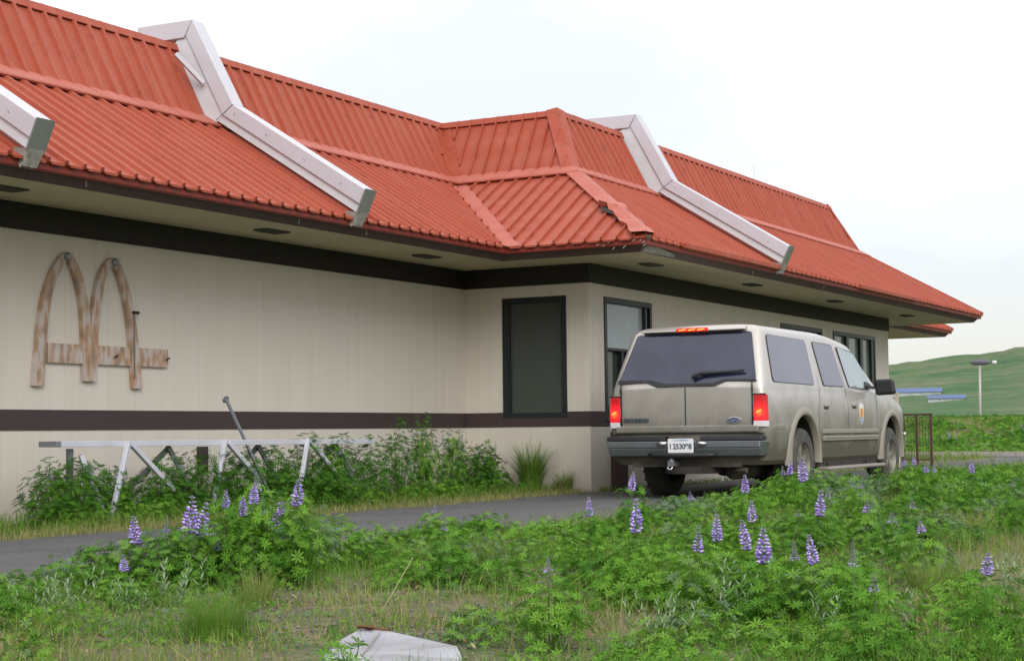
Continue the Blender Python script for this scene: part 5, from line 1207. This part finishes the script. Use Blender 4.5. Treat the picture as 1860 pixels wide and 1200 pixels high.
SPL = [(245, 6.0, -13.39, 0.27, 0.125, 2), (345, 6.24, -13.26, 0.32, 0.167, 2), (363, 6.29, -13.23, 0.3, 0.158, 2), (410, 6.41, -13.18, 0.44, 0.081, 2), (440, 6.48, -13.13, 0.4, 0.089, 2), (460, 6.53, -13.11, 0.46, 0.097, 2), (468, 5.99, -12.38, 0.49, 0.098, 1), (505, 6.63, -13.04, 0.27, 0.139, 2), (512, 6.65, -13.04, 0.4, 0.083, 2), (541, 6.72, -13.0, 0.45, 0.122, 2), (225, 6.5, -14.02, 0.19, 0.07, 2), (396, 6.36, -13.19, 0.23, 0.069, 1), (172, 5.82, -13.49, 0.24, 0.061, 0), (302, 6.14, -13.32, 0.32, 0.083, 0), (480, 6.57, -13.08, 0.41, 0.083, 0), (1070, 7.32, -10.9, 0.3, 0.108, 2), (1155, 8.25, -12.25, 0.3, 0.156, 2), (808, 7.24, -12.43, 0.3, 0.054, 0), (790, 6.17, -10.8, 0.3, 0.077, 0), (1147, 6.92, -9.45, 0.4, 0.117, 2), (1255, 7.01, -8.63, 0.3, 0.056, 1), (1352, 7.87, -9.77, 0.4, 0.109, 2), (1460, 7.61, -7.91, 0.42, 0.16, 2), (1435, 6.75, -5.8, 0.4, 0.126, 2), (1422, 6.69, -5.8, 0.4, 0.078, 1), (1550, 8.24, -8.68, 0.4, 0.072, 0), (1564, 8.35, -8.88, 0.4, 0.067, 0), (1268, 9.06, -13.39, 0.3, 0.103, 1), (1302, 8.87, -12.71, 0.3, 0.113, 2), (1356, 9.19, -13.17, 0.3, 0.117, 2), (1367, 8.44, -11.14, 0.3, 0.106, 2), (1387, 9.51, -13.82, 0.3, 0.123, 2), (1477, 9.7, -13.8, 0.3, 0.105, 2), (1442, 9.59, -13.7, 0.3, 0.076, 0), (1547, 9.89, -13.92, 0.3, 0.096, 0), (1490, 8.6, -10.47, 0.3, 0.144, 2), (1502, 7.81, -7.95, 0.3, 0.097, 0), (1569, 8.21, -8.36, 0.3, 0.085, 1), (1572, 8.76, -10.09, 0.3, 0.082, 1), (1585, 8.8, -10.08, 0.3, 0.082, 0), (1620, 9.21, -11.08, 0.3, 0.053, 1), (1657, 8.87, -9.48, 0.3, 0.076, 0), (1675, 9.57, -11.83, 0.3, 0.066, 1), (1792, 10.4, -14.05, 0.3, 0.07, 2), (1588, 10.23, -14.78, 0.3, 0.054, 0), (1766, 8.19, -5.17, 0.4, 0.106, 2), (1640, 6.88, -2.7, 0.4, 0.08, 2), (1661, 6.71, -1.66, 0.4, 0.079, 2), (1682, 7.75, -5.02, 0.4, 0.069, 2), (1696, 7.77, -4.83, 0.4, 0.06, 1), (1448, 8.52, -10.62, 0.3, 0.038, 0), (997, 8.95, -14.51, 0.3, 0.054, 0), (1837, 9.22, -8.3, 0.4, 0.045, 0)]
KIND = {2: 'full purple lupine', 1: 'small half-open lilac lupine', 0: 'pale grey budding lupine'}
ORD = ['first', 'second', 'third', 'fourth', 'fifth', 'sixth', 'seventh', 'eighth', 'ninth', 'tenth']
ZONE = [(0, 620, 'below the wooden arches'), (620, 1110, 'before the open asphalt'), (1110, 1400, 'before the car bumper'), (1400, 1600, 'before the car side'), (1600, 1900, 'to the right of the car')]
for z0, z1, zt in ZONE:
    for kd in (2, 1, 0):
        it = sorted(q for q in SPL if z0 <= q[0] < z1 and q[5] == kd)
        for j, (px, x, y, zb, h, _) in enumerate(it):
            lab = '%s %s' % (KIND[kd], zt) if len(it) == 1 else '%s %s from the left, %s' % (ORD[j], KIND[kd], zt)
            t = thing('lupine_plant', lab, 'lupine', (x, y, 0), rnd.uniform(0, 6.28), 'flowering lupines in the verge')
            f = bpy.data.objects.new('leaves', FOL[rnd.randrange(6)]); COL.objects.link(f); f.parent = t; f.scale = (1, 1, (zb-.01)/.30)
            s = bpy.data.objects.new('flower_spike', SPK[kd][rnd.randrange(4)]); COL.objects.link(s); s.parent = t
            hs_ = h*1.05; wr = (hs_*.95 if h > .11 else .10)*rnd.uniform(.88, 1.1); s.scale = (wr, wr, hs_); s.location = (0, 0, zb); s.rotation_euler = (rnd.uniform(-.16, .16), rnd.uniform(-.16, .16), rnd.uniform(0, 6))
            m_ = MB(); m_.tube([(0, 0, 0), (0, 0, zb-.03)], .0035, 5); m_.build('stem', M['stalk'], t)
# hedge tops: tall lupines with dark buds against the wall
for k in range(14):
    x = -3+rnd.random()*8; y = 30+rnd.random()*14
    t = thing('lupine_plant', 'small distant lupine flowering on the grassy bank beyond the railing', 'lupine', (x, y, float(berm(x, y))), rnd.uniform(0, 6), 'distant lupines on the far bank')
    f = bpy.data.objects.new('leaves', FOL[rnd.randrange(6)]); COL.objects.link(f); f.parent = t; f.scale = (1.6, 1.6, 1.0)
    s = bpy.data.objects.new('flower_spike', SPK[rnd.choice((1, 2))][rnd.randrange(4)]); COL.objects.link(s); s.parent = t; s.scale = (.16, .16, .17); s.location = (0, 0, .30)
HB = [(.9, -2.55, .82, 'tallest budding lupine against the wall, over the end of the plank'), (.9, -1.85, .72, 'budding lupine against the wall, between the tallest one and the corner'), (.9, -1.0, .62, 'rightmost budding lupine at the wall before the inner corner'), (.9, -8.75, .46, 'leftmost budding lupine at the wall, under the plank end'), (.9, -8.35, .5, 'second budding lupine from the left at the wall, by the first plank leg'), (.9, -7.95, .46, 'third budding lupine from the left at the wall, under the plank'), (.9, -4.5, .66, 'budding lupine at the wall under the middle of the plank')]
for x, y, h, lab in HB:
    t = thing('lupine_plant', lab, 'lupine', (x, y, 0), rnd.uniform(0, 6), 'budding lupines along the wall')
    f = bpy.data.objects.new('leaves', FOL[rnd.randrange(6)]); COL.objects.link(f); f.parent = t; f.scale = (1.1, 1.1, h/.30)
    for k in range(3):
        s = bpy.data.objects.new('flower_spike', SPK[0][k]); COL.objects.link(s); s.parent = t; s.scale = (.09, .09, .11); s.location = (rnd.uniform(-.06, .06), (k-1)*.12, h*(.93+.08*rnd.random())-.03)
# pale-leaved stems
def pale_mesh(seed):
    r = np.random.default_rng(seed); v = Veg(); ns = 4
    for s in range(ns):
        ox, oy = r.normal(0, .035, 2); H = .12+.10*r.random(); n = 16; f = np.linspace(.1, 1, n); th = np.arange(n)*2.4
        lx, ly = r.normal(0, .25, 2)
        pos = np.stack([ox+lx*f*H, oy+ly*f*H, f*H], 1); e = np.stack([np.cos(th), np.sin(th), .25+f*.9], 1); e /= np.linalg.norm(e, axis=1, keepdims=True)
        # leaf along e: local x = e
        side = np.cross(e, np.array([0, 0, 1.])); side /= np.linalg.norm(side, axis=1, keepdims=True); up_ = np.cross(side, e)
        sz = .055*(1-.45*f)*(.8+.4*r.random(n)); V = T1[0]; Rm = np.stack([e, side, up_], 2); P = np.einsum('nij,vj->nvi', Rm, V*np.array([1, .75, 1]))*sz[:, None, None]+pos[:, None]
        FF = (T1[1][None]+np.arange(n)[:, None, None]*6).reshape(-1, 4); v.add(P.reshape(-1, 3), FF, np.repeat(np.clip(.3+.6*f+r.normal(0, .1, n), 0, 1), 6))
    o = v.build('leaves', PALE); m_ = o.data; bpy.data.objects.remove(o); return m_
PM = [pale_mesh(s) for s in range(4)]
for x, y, sc, lab in [(6.42, -14.55, .9, 'leftmost pale silvery-leaved weed at the verge edge'), (6.50, -14.32, 1.0, 'pale silvery weed left of the tall grass tuft, in the densest pale group'), (6.58, -14.10, .8, 'small pale weed beside the gravel, right of the silvery group'), (6.60, -13.83, 1.1, 'largest pale silvery weed just above the left gravel patch'),
                    (9.23, -13.47, 1.25, 'tall narrow pale weed standing before the big lupine mound'), (9.83, -14.0, 1.0, 'pale weed at the bottom right between mound and dry grass'), (9.3, -14.35, 1.0, 'pale weed low at the bottom right of centre'), (9.95, -13.75, .9, 'small pale weed near the bottom right corner'), (10.1, -12.2, 1.1, 'pale weed at the right edge among dry grass')]:
    t = thing('pale_weed', lab, 'weed', (x, y, 0), rnd.uniform(0, 6), 'pale-leaved weeds')
    for k in range(2):
        f = bpy.data.objects.new('leaves', PM[rnd.randrange(4)]); COL.objects.link(f); f.parent = t; f.scale = (sc,)*3; f.rotation_euler = (0, 0, k*2.2); f.location = (k*.05, k*.03, 0)
# grass tufts
def tuft(loc, n, Rd, H, wd, tint, label, cat='grass tuft', droop=.8, name='grass_tuft'):
    v = Veg(); a = G.random(n)*6.28; r = Rd*.35*np.sqrt(G.random(n)); x, y = np.cos(a)*r, np.sin(a)*r; h = H*(.5+.5*G.random(n)); ln = droop*(.15+G.random(n))
    d = np.stack([np.cos(a+G.normal(0, .5, n)), np.sin(a+G.normal(0, .5, n)), np.zeros(n)], 1); s = np.stack([-d[:, 1], d[:, 0], np.zeros(n)], 1); b = np.stack([x, y, np.zeros(n)], 1); u = np.array([0, 0, 1.])
    pts = []
    for f in (0, .35, .7, 1.0):
        p = b+u*(h*(f-.25*ln*f*f))[:, None]+d*(h*ln*f*f*.8)[:, None]; w_ = (wd/2*(1-f*.9)); pts += [p-s*w_, p+s*w_]
    V = np.stack(pts, 1).reshape(-1, 3); i = np.arange(n)[:, None]*8; F = np.concatenate([i+np.array([[2*j, 2*j+1, 2*j+3, 2*j+2]]) for j in range(3)], 0)
    v.add(V, F, np.repeat(np.clip(tint+G.normal(0, .15, n), 0, 1.1), 8)); o = v.build(name, GRASS); o.location = (*loc, 0); return tag(o, label, cat)
tuft((7.60, -14.72), 700, .34, .27, .003, .72, 'dense bright green grass tuft left of the white metal panel')
tuft((7.05, -13.75), 350, .22, .26, .003, .35, 'yellowish grass tuft behind the bright green one')
tuft((1.2, -.35), 420, .34, .80, .014, .62, 'tall green grass tuft at the wall beside the inner corner')
tuft((1.65, -.28), 260, .3, .36, .010, .35, 'dry seeding grass tuft at the foot of the wall corner')
tuft((9.05, -12.3), 350, .22, .2, .003, .5, 'green grass tuft among the lupine mounds before the car')
tuft((9.7, -12.1), 420, .3, .24, .004, .4, 'straw-tipped grass tuft at the right before the lupines')
tuft((10.0, -14.3), 300, .2, .16, .003, .15, 'reddish dry grass tuft at the bottom right')
st_ = MB(); st_.tube([(0, 0, 0), (.02, .07, .08), (.056, .19, .236)], .0016, 5); st_ = st_.build('dry_stalk', mat('straw_stalk', (.42, .36, .22), .7)); st_.location = (7.729, -13.779, .02); tag(st_, 'single long dry stalk leaning right above the white panel', 'stalk')
